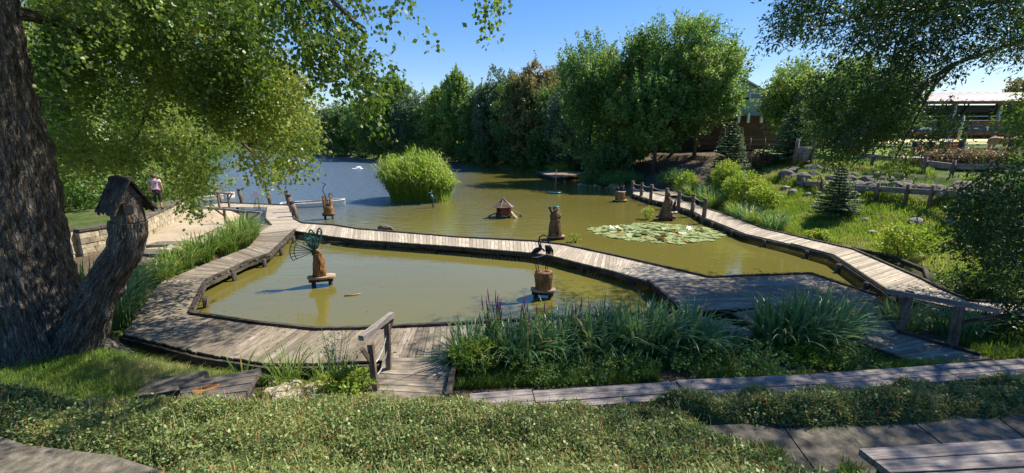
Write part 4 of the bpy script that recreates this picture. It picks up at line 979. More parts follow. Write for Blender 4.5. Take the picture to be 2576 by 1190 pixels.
# left bank trees and bushes
LT = [((-25, 21), 9.5, 4.2, 'left bank tree behind the birdhouse roof'), ((-30, 30), 11, 4.6, 'left bank tree behind the person in the lilac top'), ((-27, 37), 8, 3.6, 'left bank tree beside the small moored boat'), ((-38, 48), 11, 5, 'left bank tree farther along the shore behind the hanging leaves'),
      ((-52, 66), 12, 5.5, 'left bank tree where the lake widens'), ((-24, 14), 9, 4, 'left bank tree close behind the big trunk'), ((-72, 92), 13, 6.5, 'left bank tree far along the lake'), ((-100, 125), 14, 8, 'farthest left bank tree')]
for i, ((x, y), H, r, lb) in enumerate(LT):
    z = hz(x, y); kw = dict(label=lb)
    if i == 0: l0 = make_tree('bank_tree', lb, 10, 4.2, .1, 1900, 22, .17, M['bright'] if False else M['poplar'], (x, y, z), group='trees on the left bank', tint=(.35, .9)); l0.scale = (1, 1, .95)
    else: copy_tree(l0, (x, y, z), random.uniform(0, 6), (r / 4.2, r / 4.2, H / 10), **kw)
b0 = None
for i, (x, y) in enumerate([(-19.6, 23.6), (-21.2, 26), (-23, 29.5), (-25.6, 33), (-22, 22), (-20.5, 20), (-23.5, 18.5), (-31, 40), (-36, 47)]):
    z = hz(x, y); lbl = 'leafy green bush on the left bank, ' + ['right behind the lilac person', 'second behind the lilac person', 'by the small moored boat', 'past the small moored boat', 'left of the lilac person', 'on the wall top near the birdhouse', 'left of the birdhouse roof', 'far along the shore', 'farthest along the shore'][i]
    if b0 is None: b0 = make_tree('bush', lbl, 2.1, 1.3, -.1, 420, 16, .12, M['oak'], (x, y, z), group='bushes on the left bank', tint=(.3, .9), trunk_r=.03, cat='bush')
    else: copy_tree(b0, (x, y, z), random.uniform(0, 6), random.uniform(.8, 1.5), label=lbl)
# spruces
def spruce(px, yb, yt, Y, wpx, label, dens=1.0):
    x, _, zb = DP(px, yb, Y); zt = DP(px, yt, Y)[2]; z0 = min(zb, hz(x, Y) + .15); H = zt - z0; r = wpx / FP * Y / 2
    e = empty('spruce_tree', (x, Y, z0), label, 'conifer', 'young spruces on the right bank')
    MB().tube([(x, Y, z0 - .2), (x, Y, zt - .05)], [.03 + H * .014, .01], 7).build('trunk', M['bark'], e)
    nl = int(7 + H * 4); parts = []; 
    for i in range(nl):
        t = (i + .3) / nl; h = z0 + H * (.05 + .92 * t); rr = r * (1 - t) ** .85 + .04; nb = int(8 + 5 * (1 - t))
        a = RNG.random() * 6.28 + np.arange(nb) * 2 * PI / nb + RNG.normal(0, .15, nb); L = rr * RNG.uniform(.75, 1.12, nb)
        d = np.stack([np.cos(a), np.sin(a), np.full(nb, .18 - .35 * (1 - t)) + RNG.normal(0, .06, nb)], -1)
        k = int(50 * dens) + int(130 * rr * dens)
        tt = RNG.random((nb, k)) ** .8; side = np.stack([-np.sin(a), np.cos(a), np.zeros(nb)], -1)
        wv_ = (.32 * (1 - tt) + .05) * L[:, None] * RNG.uniform(-1, 1, (nb, k))
        c = np.array([x, Y, h]) + d[:, None] * (L[:, None] * tt)[..., None] + side[:, None] * wv_[..., None]
        c[..., 2] += .12 * L[:, None] * tt ** 2 + RNG.normal(0, .015, (nb, k))
        ax = d[:, None] * .8 + side[:, None] * np.sign(wv_)[..., None] * .6 + RNG.normal(size=(nb, k, 3)) * .2
        sz = .05 + .05 * min(H / 3, 1.4)
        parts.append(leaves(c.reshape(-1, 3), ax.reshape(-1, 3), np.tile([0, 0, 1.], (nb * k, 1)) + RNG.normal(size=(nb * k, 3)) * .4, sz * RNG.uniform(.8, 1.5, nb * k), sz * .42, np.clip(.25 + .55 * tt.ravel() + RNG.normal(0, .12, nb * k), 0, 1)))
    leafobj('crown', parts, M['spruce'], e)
spruce(2103, 528, 418, 21, 116, 'small dense spruce on the sunny grass slope, casting a round shadow')
spruce(1992, 402, 258, 34, 128, 'tall pointed spruce on top of the bank right of the stairs')
spruce(1828, 472, 300, 32.5, 120, 'slender spruce beside the foot of the stairs, behind the yellow-green saplings')
# ------------------------------------------------------------------ reed island
ri = empty('reed_island', (-7.3, 34.2, 0), 'round island of tall bright green reeds in the middle of the lake', 'reeds')
n = 5200; a = RNG.random(n) * 2 * PI; rr = np.sqrt(RNG.random(n)); bx = -7.35 + np.cos(a) * rr * 2.3; by = 34.3 + np.sin(a) * rr * 2.0
prof = np.sqrt(np.maximum(0, 1 - (rr * .93) ** 2)); h = (1.4 + 2.1 * prof) * RNG.uniform(.7, 1.14, n) * (.8 + .4 * fbm(bx * 1.1, by * 1.1, 0, 3)) * (1 - .3 * sst(bx, -6.8, -5.2))
lean = h * (.12 + .38 * rr ** 2) * RNG.uniform(.5, 1.3, n)
parts = [blades(np.stack([bx, by, np.full(n, -.1)], -1), a + RNG.normal(0, .4, n), h, lean, np.full(n, .03), RNG.uniform(.1, .5, n), 5, .6)]
m_ = 12000; j = RNG.integers(0, n, m_); t = .25 + .75 * RNG.random(m_) ** .7
px_ = bx[j] + np.cos(a[j]) * lean[j] * t ** 1.7; py_ = by[j] + np.sin(a[j]) * lean[j] * t ** 1.7; pz_ = h[j] * t
parts.append(blades(np.stack([px_, py_, pz_ * .97], -1), RNG.random(m_) * 2 * PI, RNG.uniform(.15, .5, m_), RNG.uniform(.3, .7, m_), np.full(m_, .07), np.clip(.3 + .35 * t + RNG.normal(0, .2, m_), 0, .95), 4, 1.6))
leafobj('leaves', parts, M['reed'], ri)
n = 700; x = RNG.uniform(-6.8, -4.9, n); y = 34 + RNG.normal(0, .7, n) - (x + 6.8) * .1
leafobj('fringe_grass', [blades(np.stack([x, y, np.zeros(n) - .05], -1), RNG.random(n) * 6.28, RNG.uniform(.4, 1.1, n), RNG.uniform(.2, .5, n), np.full(n, .025), RNG.uniform(.3, .9, n), 4)], M['reed'], ri)
mb = MB(); mb.blob((-7.2, 34.3, -.12), 1, 3, .2, (2.4, 2.0, .22), 0, 4); mb.build('root_mat', M['ground'], ri)
# ------------------------------------------------------------------ iris clumps and other plants
def clump(name, x, y, r, h, n, mat, label, group, cat='plant', z=None, wd=.05, reach=1.15, lsp=(.2, .8)):
    z = hz(x, y) if z is None else z; z = max(z, -.05)
    e = empty(name, (x, y, z), label, cat, group)
    a = RNG.random(n) * 6.28; q = np.sqrt(RNG.random(n)) * r
    B_ = np.stack([x + np.cos(a) * q, y + np.sin(a) * q * .8, np.full(n, z - .03)], -1)
    hh = h * RNG.uniform(.6, 1.15, n); ln = hh * reach * RNG.uniform(.08, 1, n)
    leafobj('leaves', [blades(B_, a + RNG.normal(0, .7, n), hh, ln, wd * RNG.uniform(.7, 1.3, n), np.where(RNG.random(n) < .05, 1.0, np.clip(RNG.normal(sum(lsp) / 2, .2, n), 0, .9)), 8, 1.25)], mat, e)
    return e
IG = 'iris clumps in front of the pond'
fi = [(-.75, 7.75, .34, .95, 170, 'bright iris clump beside the front ramp'), (.15, 7.75, .4, .9, 170, 'iris clump among the loosestrife spikes'), (1.0, 8.0, .42, .95, 200, 'iris clump right below the heron sculpture'), (1.8, 8.0, .42, .95, 200, 'iris clump with pale arching blades, third before the platform'),
      (2.7, 8.1, .48, 1.0, 240, 'largest dark iris clump in the middle of the bed'), (3.55, 8.2, .4, .9, 190, 'iris clump in front of the platform corner'), (4.35, 8.2, .28, .6, 80, 'lower iris clump before the gap in the bed'),
      (5.6, 8.35, .42, 1.0, 230, 'dense iris clump at the left of the right group'), (6.3, 8.4, .46, 1.05, 250, 'tallest iris clump in front of the platform'), (7.0, 8.75, .4, .9, 200, 'iris clump against the shaded walkway')]
for x, y, r, h, n, lb in fi: clump('iris_clump', x, y, r, h * 1.06, int(n * 1.1), M['iris'], lb, IG, wd=.062)
for x, y, lb in ((9.3, 9.6, 'iris clump between the two walkways on the right, nearer the platform'), (10.1, 9.1, 'iris clump behind the dark handrail')): clump('iris_clump', x, y, .45, .7, 170, M['iris'], lb, IG, wd=.03)
LG = 'bright reeds along the left walkway'
li = [(-9.55, 9.6, .42, 1.0, 210), (-10.2, 10.5, .45, 1.0, 220), (-10.95, 11.6, .42, .9, 200), (-11.3, 12.8, .42, .85, 200), (-11.6, 14.0, .45, .85, 220), (-11.75, 15.2, .45, .9, 230), (-11.6, 16.4, .5, .95, 250), (-11.7, 17.5, .5, 1.0, 250), (-12.1, 18.5, .5, 1.0, 240), (-12.7, 19.4, .45, .9, 200), (-10.9, 10.3, .5, .9, 180)]
for i, (x, y, r, h, n) in enumerate(li): clump('reed_clump', x + (.32 if i > 2 else 0), y, r, h, n, M['irisy'] if i > 2 else M['iris'], ['dark clump of strap leaves just right of the big trunk', 'strap-leaf clump behind the one by the trunk', 'third strap-leaf clump from the trunk'][i] if i < 3 else 'bright arching reed clump beside the left walkway, ' + ['', '', '', 'fourth from the big trunk', 'fifth from the big trunk', 'sixth from the big trunk', 'fourth from its far end', 'third from its far end', 'second from its far end', 'farthest, below the long wooden rail', 'leaning over the planks near the trunk'][i], LG if i > 2 else None, wd=.045)
RG = 'reed clumps along the right walkway'
for i, (x, y, h) in enumerate([(12.95, 24.6, .9), (12.9, 23.4, 1.0), (12.85, 22.2, 1.0), (13.0, 21.0, .9), (13.1, 30.5, 1.2), (13.2, 29, 1.2), (13.0, 27.6, 1.1), (13.4, 32, 1.2)]): clump('reed_clump', x, y, .45, h, 190, M['iris'] if i % 2 else M['irisy'], 'reed clump on the bank beside the right walkway, ' + ['behind the sixth rope post', 'behind the last rope post', 'just past the last rope post', 'nearest the open grass slope', 'behind the third rope post', 'behind the fourth rope post', 'behind the fifth rope post', 'tallest, behind the second rope post'][i], RG, wd=.045)
FGp = 'sword leaves in front of the left boardwalk'
for x, y, r, h, n, lb in ((-4.0, 6.95, .22, .75, 60, 'tall loose sword-leaf plant right above the cracked bench'), (-3.3, 6.9, .25, .55, 55, 'yellow arching sword-leaf plant right of the cracked bench'), (-2.75, 6.95, .1, .5, 14, 'few upright sword leaves near the blue chicory'), (-4.9, 7.05, .12, .6, 16, 'thin sword leaves at the bank left of the cracked bench')):
    clump('sword_leaf_plant', x, y, r, h, n, M['irisy'], lb, FGp, wd=.03, z=.15)
def loosestrife(x, y, z, h, n, label):
    e = empty('loosestrife', (x, y, z), label, 'flower'); st = MB(); fl = MB(); P_ = []; 
    for i in range(n):
        a = random.uniform(0, 6.28); q = random.uniform(0, .28); b0_ = Vector((x + q * math.cos(a), y + q * math.sin(a) * .6, z)); hh = h * random.uniform(.7, 1.05)
        tp = b0_ + Vector((random.uniform(-.16, .2), random.uniform(-.1, .1), hh)); st.tube([b0_, b0_.lerp(tp, .5) + Vector((.03, 0, 0)), tp], [.008, .006, .003], 5)
        fl.tube([b0_.lerp(tp, .78), b0_.lerp(tp, .88), tp], [.006, .012, .003], 6, jit=.3)
        for k in range(16): P_.append(b0_.lerp(tp, random.uniform(.1, .75)))
    st.build('stem', M['brown_wood'], e); fl.build('flower_spike', M['flower'], e)
    P_ = np.array([tuple(p) for p in P_]); leafobj('leaves', [leaves(P_, rdir(len(P_)) + np.array([0, 0, .4]), rdir(len(P_)), .09, .025, RNG.uniform(.3, .9, len(P_)))], M['bright'], e)
loosestrife(-.35, 8.05, .25, 1.35, 16, 'purple loosestrife with pink spikes at the left end of the iris bed')
loosestrife(.35, 8.0, .25, 1.2, 8, 'purple loosestrife stems just right of the pinkest ones'); loosestrife(1.35, 8.25, .25, 1.15, 8, 'dark loosestrife spikes beside the heron sculpture stump')
loosestrife(-16.3, 27.4, .2, 1.3, 12, 'loosestrife with magenta spikes growing at the boat jetty')
def shrub(name, x, y, r, h, n, k, ls, mat, label, tint=(.3, .9), group=None, wr=.7, z=None):
    z = hz(x, y) if z is None else z; e = empty(name, (x, y, z), label, 'shrub', group)
    st = MB()
    for i in range(7):
        a = random.uniform(0, 6.28); st.tube([(x, y, z - .05), (x + math.cos(a) * r * .3, y + math.sin(a) * r * .3, z + h * .4), (x + math.cos(a) * r * .6, y + math.sin(a) * r * .6, z + h * .8)], [.014, .01, .005], 5)
    st.build('stem', M['brown_wood'], e)
    q = rdir(n) * RNG.random((n, 1)) ** .4; P = np.array([x, y, z + h * .5]) + q * np.array([r, r, h * .5])
    d = unit(q + np.array([0, 0, .6]) + RNG.normal(size=(n, 3)) * .3)
    leafobj('leaves', [sprays(P, d, RNG.uniform(.5, 1, n) * r * .35, k, ls, r * .07, .15, tintc(P, 2, *tint), wr)], mat, e); return e
BG = 'shrubs along the right bank'
for px, py, Y, r, h, lb, mt in ((1870, 520, 27.5, 1.2, 1.9, 'large bright green shrub behind the roped walkway posts', 'bright'), (1918, 508, 25.5, .8, 1.2, 'bright leafy shrub right of the largest one on the bank', 'bright'), (1825, 470, 30, .9, 2.6, 'yellow-green sapling in front of the slender spruce', 'bright'),
    (2265, 640, 15.5, .75, 1.2, 'yellow-green bush at the edge of the right walkway in the sun', 'bright'), (1725, 478, 33, .7, 1.8, 'tall weedy sapling above the roped walkway', 'bright'), (1905, 432, 34.5, .9, 1.3, 'dull round bush right of the stair foot', 'hedge'), (2060, 590, 18.4, .4, .5, 'low leafy plant at the walkway edge below the small spruce', 'bright'), (1700, 470, 38, 1.5, 1.2, 'dark green weeds on the bank behind the rope posts', 'oak'), (1560, 478, 43, 2.0, 1.1, 'dark weeds on the shore left of the rope posts', 'oak'), (1500, 465, 46, 1.8, 1.0, 'weeds beside the shore stones near the floating deck', 'oak'), (1420, 428, 62, 2.2, 1.6, 'sunlit green weeds behind the floating deck', 'bright')):
    x = DP(px, py, Y)[0]; shrub('bank_shrub', x, Y, r, h, int(200 * r * h) + 90, 15, .1 if Y > 22 else .08, M[mt], lb, (.4, .95) if mt == 'bright' else (.2, .7), BG)
shrub('leafy_plant', -.7, 7.35, .4, .6, 160, 14, .05, M['bright'], 'round-leaved green plant at the foot of the irises by the ramp', (.3, .8), z=.3)
shrub('leafy_plant', -2.75, 6.5, .42, .35, 130, 12, .06, M['bright'], 'yellow-green leafy plant at the left foot of the handrail', (.5, 1), z=.35)
shrub('leafy_plant', 2.1, 7.35, .5, .3, 150, 12, .05, M['oak'], 'low weeds under the middle of the iris bed', (.3, .9), z=.3)
shrub('leafy_plant', 4.4, 7.3, .7, .35, 200, 12, .05, M['oak'], 'low green weeds under the right end of the iris bed', (.3, .9), z=.3)
shrub('leafy_plant', .6, 7.1, .6, .3, 170, 12, .05, M['oak'], 'low weeds between the ramp and the benches', (.3, .9), z=.3)
shrub('leafy_plant', 11.6, 8.6, 1.0, .7, 330, 14, .06, M['ash'], 'dark undergrowth behind the dark handrail', (.0, .5), z=.3)
shrub('leafy_plant', 13.2, 13.8 - 2.2, .8, .6, 240, 14, .06, M['ash'], 'dark undergrowth on the bank above the right walkway end', (.0, .5))
shrub('water_weed', 2.9, 19.2, .25, .4, 40, 8, .06, M['bright'], 'small yellow-green weed sticking out of the water behind the bridge', (.5, 1), z=-.02)
shrub('water_weed', 8.05, 25.3, .35, .8, 90, 9, .07, M['bright'], 'yellow-green willow weed left of the carved dragonfly stump', (.5, 1), z=-.02)
for i_, (wx_, wy_, lb_) in enumerate([(1.3, 7.25, 'low leafy weeds third from the front ramp'), (3.3, 7.55, 'low leafy weeds below the largest iris clump'), (5.6, 7.75, 'low leafy weeds before the right iris group'), (6.5, 7.6, 'low leafy weeds beside the shaded walkway edge')]): shrub('leafy_plant', wx_, wy_, .55, .28, 130, 12, .05, M['bright' if i_ == 2 else 'oak'], lb_, (.2, .8), z=.28)
# chicory
e = empty('chicory_plant', (-2.95, 6.55, .4), 'wispy chicory plant with small blue flowers left of the handrail', 'flower'); st = MB(); fl = MB(); P_ = []
for i in range(34):
    a = random.uniform(0, 6.28); q = random.uniform(0, .12); b0_ = Vector((-2.95 + q * math.cos(a), 6.6 + q * math.sin(a), .35)); hh = random.uniform(.5, 1.2)
    tp = b0_ + Vector((random.uniform(-.3, .42), random.uniform(-.15, .15), hh)); st.tube([b0_, b0_.lerp(tp, .5), tp], [.006, .004, .002], 4)
    for k in range(3):
        s0 = b0_.lerp(tp, random.uniform(.35, .9)); s1 = s0 + Vector((random.uniform(-.15, .15), random.uniform(-.1, .1), random.uniform(.02, .16))); st.tube([s0, s1], [.003, .0015], 4)
        P_ += [s0.lerp(s1, random.random()) for _ in range(5)]
        if random.random() < .32: fl.add([s1 + Vector((math.cos(j * .785) * (.022 if j % 2 else .012), 0, math.sin(j * .785) * (.022 if j % 2 else .012))) + Vector((0, .004 * (j % 2), 0)) for j in range(8)], [tuple(range(8))])
st.build('stem', M['irisy'], e); fl.build('flower', M['blue_flower'], e); P_ = np.array([tuple(p) for p in P_])
leafobj('leaves', [leaves(P_, rdir(len(P_)), rdir(len(P_)), .035, .012, RNG.uniform(.2, .8, len(P_)))], M['irisy'], e)
# ------------------------------------------------------------------ ground cover and grass (uncountable)
def cover(poly, hgt, n, label_mat, name='ground_cover'):
    x0, x1 = min(p[0] for p in poly), max(p[0] for p in poly); y0, y1 = min(p[1] for p in poly), max(p[1] for p in poly)
    def mh(x, y):
        d = np.full(np.shape(x), 9.); k = len(poly)
        for i in range(k): d = np.minimum(d, segd(x, y, poly[i], poly[(i + 1) % k]))
        d = np.where(inpoly(x, y, poly), d, -d); e_ = np.sqrt(np.clip(d / .3 + .12, 0, 1))
        return height(x, y) + hgt * e_ * (.5 + 1.2 * fbm(x * 2.6, y * 2.6, 0, 4)) - (d < -.03) * .3
    g1 = np.arange(x0 - .2, x1 + .2, .07); g2 = np.arange(y0 - .2, y1 + .2, .07); X_, Y_ = np.meshgrid(g1, g2); Z_ = mh(X_, Y_) - .07
    nx_ = len(g1); i = (np.arange(len(g2) - 1)[:, None] * nx_ + np.arange(nx_ - 1)[None, :]).ravel()[:, None]; F_ = i + np.array([[0, 1, nx_ + 1, nx_]])
    V_ = np.stack([X_, Y_, Z_], -1).reshape(-1, 3); ok = inpoly(V_[:, 0], V_[:, 1], poly); F_ = F_[ok[F_].any(1)]
    x, y = scatter(poly, n); z = mh(x, y) + RNG.normal(0, .016, n) - .035 * RNG.random(n) ** .6
    up = RNG.random(n) < .06; z = z + up * RNG.uniform(0, .07, n)
    P = np.stack([x, y, z], -1); ti = np.clip(tintc(P, 1.2, .2, .55) + RNG.normal(0, .17, n), 0, .86); ti = np.where(RNG.random(n) < .018, 1, ti)
    s_ = .0255 * RNG.uniform(.5, 1.45, n)
    L_ = leaves(P, rdir(n) + np.array([0, -.1, .25]), unit(RNG.normal(size=(n, 3)) * .8 + np.array([0, 0, .7])), s_, s_ * .68, ti)
    nt_ = n // 60; xt, yt = scatter(poly, nt_); Bt = np.stack([xt, yt, mh(xt, yt) - .03], -1)
    tw = blades(Bt, RNG.random(nt_) * 6.28, RNG.uniform(.05, .16, nt_), RNG.uniform(.03, .15, nt_), np.full(nt_, .006), np.where(RNG.random(nt_) < .4, .95, .6), 3, .5)
    nw = n // 250; xw, yw = scatter(poly, nw); wz = np.stack([xw, yw, mh(xw, yw) + .02], -1); wp_ = np.repeat(wz, 5, 0) + RNG.normal(0, .03, (nw * 5, 3))
    wl = leaves(wp_, rdir(nw * 5) + np.array([0, 0, .3]), np.tile([0, 0, 1.], (nw * 5, 1)) + RNG.normal(0, .4, (nw * 5, 3)), .042 * RNG.uniform(.7, 1.3, nw * 5), .03, RNG.uniform(.35, .65, nw * 5))
    return tag(leafobj(name, [(V_, F_, np.full(len(V_), .05)), L_, tw, wl], M['cot']), kind='stuff')
cover([(-8, 5.0), (-6.6, 5.15), (-5.3, 5.45), (-4, 5.75), (-2.6, 5.95), (-1.2, 5.95), (0, 5.75), (.9, 5.45), (1.7, 5.05), (2.15, 4.5), (2.5, 3.9), (2.9, 3.3), (3, 2.5), (-3, 2.5), (-3.4, 3.5), (-5.0, 3.9), (-6.6, 4.3), (-8, 4.7)], .3, 280000, 'cot')
cover([(1.7, 5.35), (2.6, 5.7), (5, 5.95), (7.2, 6.22), (10, 6.8), (10, 5.05), (6.3, 4.65), (4.6, 4.5), (3.2, 4.42), (2.4, 4.6)], .42, 180000, 'cot')
def grass(poly, n, h, name='grass', mat='grass', lean=.5, wd=.008, tint=(.2, .8), zoff=0, thr=None, seg=3):
    x, y = scatter(poly, n)
    if thr is not None:
        k = fbm(x * 1.3 + 5, y * 1.3, 0, 3) > thr; x, y = x[k], y[k]
    n = len(x); z = height(x, y) + zoff; ok = z > .04; x, y, z = x[ok], y[ok], z[ok]; n = len(x)
    hh = h * RNG.uniform(.4, 1.3, n) * (.6 + .9 * fbm(x * 2, y * 2, 0, 3)); P = np.stack([x, y, z], -1)
    return blades(P, RNG.random(n) * 6.28, hh, hh * lean * RNG.uniform(.3, 1.6, n), np.full(n, wd), np.clip(tintc(P, .9, *tint) + RNG.normal(0, .1, n), 0, 1), seg, .8)
tag(leafobj('grass', [grass([(-11, 4.9), (-8, 5.1), (-6.4, 5.2), (-5.2, 5.5), (-5.4, 6.5), (-4.3, 6.9), (-4.6, 7.3), (-6, 7.35), (-7.3, 7.9), (-8.6, 8.6), (-11, 9)], 46000, .14, tint=(.1, .98), lean=1.0),
                      grass([(-5.6, 6.6), (-4.2, 6.8), (-4.0, 7.1), (-5.6, 7.3)], 5000, .12, tint=(.85, 1)), grass([(1, 5.2), (2.5, 5.4), (2.6, 4.6), (2.2, 4.6)], 4000, .12), grass([(2.3, 4.75), (2.2, 4.3), (3.0, 3.2), (3.9, 3.0), (3.3, 3.9), (3.1, 4.45)], 4200, .11, zoff=.06, tint=(.0, .6), thr=.38), grass([(3.0, 4.6), (9, 5), (9, 4.8), (3, 4.35)], 5000, .1, zoff=.05, thr=.45)], M['grass']), kind='stuff')
tag(leafobj('grass', [grass([(12.9, 11.5), (13.8, 13), (14.3, 15), (13.9, 17), (13.2, 20), (13.1, 24), (13, 29), (18.6, 34), (18.4, 24), (19, 16), (22, 10), (16, 8)], 90000, .16, wd=.018, tint=(.35, .9), seg=2),
                      grass([(18.5, 31), (19, 30), (23, 31), (23, 35), (20, 36)], 9000, .2, wd=.02, tint=(.3, .9), seg=2), grass([(18.2, 15), (24, 15), (24, 30), (18.4, 31)], 30000, .2, wd=.02, tint=(.3, .95), seg=2, thr=.46)], M['grass']), kind='stuff')
tag(leafobj('grass', [grass([(24, 26), (40, 26), (62, 44), (60, 50), (26, 50)], 42000, .1, wd=.03, tint=(.6, .85), seg=2)], M['bright']), kind='stuff')
tag(leafobj('weeds', [grass([(-1, 6.6), (9, 7.4), (7.3, 8.4), (5, 8.2), (1, 7.7), (-1, 7.4)], 22000, .15, wd=.014, tint=(.1, .8), thr=.36), grass([(-4.4, 6.3), (-1.8, 6.2), (-2.4, 7.2), (-4, 7.2)], 2500, .1, wd=.01, tint=(.7, 1)),
                      grass([(9.4, 7.9), (15, 8), (15, 9.3), (10, 9.5)], 8000, .16, wd=.014, tint=(.0, .4))], M['grass']), kind='stuff')
tag(leafobj('leaf_litter', [(lambda x, y: leaves(np.stack([x, y, height(x, y) + .02], -1), RNG.normal(size=(len(x), 3)) * np.array([1, 1, .2]), np.tile([0, 0, 1.], (len(x), 1)), .1, .07, RNG.uniform(.4, 1, len(x))))(*scatter([(12, 36), (10, 46), (12, 54), (24, 52), (24, 38)], 9000))], M['hedge']), kind='stuff')
# ------------------------------------------------------------------ stones
rp = []
def rocks(pts, label, group, mat, name='rock', zs=None, sq=(1, .8, .6)):
    base = []
    for k in range(4):
        mb = MB(); mb.blob((0, 0, 0), 1, 2, .16, (sq[0], sq[1], sq[2]), 0, 20 + k + len(group)); V = np.array(mb.v)
        o = mb.build(name, mat, None); base.append(o)
    for i, (x, y, s_) in enumerate(pts):
        z = hz(x, y) + s_ * .18
        if i < 4: o = base[i]; o.location = (x, y, z); o.rotation_euler = (0, 0, random.uniform(0, 6)); o.scale = (s_,) * 3
        else: o = copy_tree(base[i % 4], (x, y, z), random.uniform(0, 6), (s_ * random.uniform(.8, 1.2), s_, s_ * random.uniform(.8, 1.2)))
        tag(o, label if isinstance(label, str) else label[i], 'rock', group)
pts = []
for i in range(64):
    y = random.uniform(15.5, 31); t = random.random(); xsx = np.interp(y, [12.9, 15, 17, 20, 24.5, 28, 31], [13.3, 13.9, 13.5, 12.75, 12.7, 12.5, 12.6])
    pts.append((xsx + 5.9 + 2.6 * t, y, random.uniform(.26, .62)))
rocks(pts, 'grey boulder in the rough rock bank between the two timber beams', 'boulders of the right rock bank', M['boulder'], 'boulder')
pts = [(xx + random.uniform(-.2, .2), yy + random.uniform(-.15, .15), random.uniform(.08, .2)) for xx, yy in [(-3.9, 6.5), (-3.7, 6.6), (-3.5, 6.4), (-3.3, 6.6), (-3.1, 6.6), (-3.6, 6.3), (-3.3, 6.3), (-2.9, 6.45), (-4, 6.7), (-2.7, 6.8), (-3.8, 6.35), (-3.45, 6.7)] * 3]
rocks(pts, 'small pale limestone right of the cracked old bench', 'pale stones by the cracked bench', M['pale_stone'])
pts = [(random.uniform(-.9, 7.2), 0, random.uniform(.07, .2)) for _ in range(44)]; pts = [(x, 7.1 + .12 * x + random.uniform(-.3, .5), s_ * .75) for x, _, s_ in pts]
rocks(pts, 'grey stone half buried under the iris bed', 'stones of the iris bed', M['boulder'])
pts = []
for i in range(120):
    t = random.random(); x0_, y0_ = np.interp(t, [0, .3, 1], [-12.2, -12.9, -13.7]), np.interp(t, [0, .3, 1], [13.3, 16, 20.6]); pts.append((x0_ + random.uniform(-.25, .9), y0_ + random.uniform(-.3, .3), random.uniform(.08, .2)))
rocks(pts, 'loose pale stone between the sandy path and the reeds', 'rubble beside the sandy path', M['pale_stone'])
pts = [(W(x, y, .3)[0], W(x, y, .3)[1], s_) for x, y, s_ in ((1960, 600, .25), (1990, 597, .2), (2030, 622, .2), (1925, 520, .28), (1912, 512, .2))] + [(12.9 + .3 * i, 12.2 - .25 * i, .22) for i in range(6)]
rocks(pts, 'stone at the edge of the right walkway', 'edge stones of the right walkway', M['stone'])
pts = [(7.0 + i * .42 + random.uniform(-.1, .1), 47.4 - i * .62, random.uniform(.35, .55)) for i in range(9)]
rocks(pts, 'pale squared stone in the shore edging by the floating deck', 'shore stones by the floating deck', M['pale_stone'])
pts = [(x, y, s_) for x, y, s_ in ((15.6, 18.2, .24), (16.3, 19.6, .22), (17.2, 18.0, .35), (17.9, 17.2, .3), (16.9, 22.6, .3), (17.3, 25, .3), (17.2, 26.3, .3), (17.5, 27.5, .35))]
rocks(pts, ['boulder on the grass right of the small spruce', 'small boulder just above and right of the small spruce', 'larger grey boulder on the grass nearest the dark ash foliage', 'boulder at the right end of the grass, under the lower beam', 'boulder on the grass left of the small spruce, nearest it', 'boulder on the grass behind the bright shrubs', 'boulder between the bright shrubs and the lower beam', 'boulder highest on the grass below the left lower beam'], 'boulders on the grass slope', M['stone'])
# timber beams on the right slope
def beam(P, label, h=.26):
    e = empty('retaining_beam', P[0], label, 'retaining edge')
    for a, b in zip(P, P[1:]): MB().bar(a, b, .16, h).build('beam', M['bench_wood'], e)
    for i, p in enumerate(P):
        for q in ([p] if i == len(P) - 1 else [p, tuple((Vector(p) + Vector(P[i + 1])) / 2)]): MB().tube([(q[0] - .14, q[1], q[2] - .8), (q[0] - .14, q[1], q[2] + .32)], [.09, .08], 8, jit=.06).build('stake', M['post_wood'], e)
beam([DP(1890, 452, 33.6), DP(1985, 458, 28.6), DP(2073, 464, 24.6)], 'lower timber beam held by stakes, left of the small spruce')
beam([DP(2149, 472, 22.6), DP(2290, 481, 20), DP(2423, 489, 17.6), (19.4, 15.6, 2.3)], 'lower timber beam right of the small spruce, below the rocks')
beam([DP(2141, 386, 28.6), DP(2271, 403, 25), DP(2405, 419, 22), (23, 19, 3.4)], 'upper timber beam along the top of the rock bank')
lg = [(12.6, 12.4, .3), (13.6, 13.6, .35), (13.95, 15.2, .35), (13.75, 16.8, .3)]; mb = MB(); mb.tube(lg, .085, 9, jit=.25); tag(mb.build('log', M['deck_dark'], None), 'rotten dark log edging the bank beside the right walkway', 'log')
# stairs
e = empty('stairway', (20.5, 38, 1.2), 'narrow wooden garden stairs climbing the right bank to the brown building', 'stairs')
for i in range(11):
    t = i / 10; y = 36 + 5.6 * t; x = DP(1884 - 6 * t, 440, y)[0]; z = 1.35 + 2.5 * t
    mb = MB(); mb.box((x, y, z), (1.5 - .2 * t, .42, .06)); mb.build('tread', M['bench_wood'], e); mb = MB(); mb.box((x, y + .2, z - .14), (1.4 - .2 * t, .05, .2)); mb.build('riser', M['deck_dark'], e)
pb_ = DP(1891, 455, 34.6); pt_ = DP(1898, 410, 34.6); MB().tube([(pb_[0], pb_[1], pb_[2] - .3), (pb_[0], pb_[1], pt_[2])], [.11, .1], 8, jit=.06).build('post', M['post_wood'], e)
for dz in (.25, .75): MB().tube(sag((pb_[0], pb_[1], pt_[2] - dz), (pb_[0] - 2.6, pb_[1] + .4, pt_[2] - dz + .1), .15), .018, 6).build('rope', M['rope'], e)
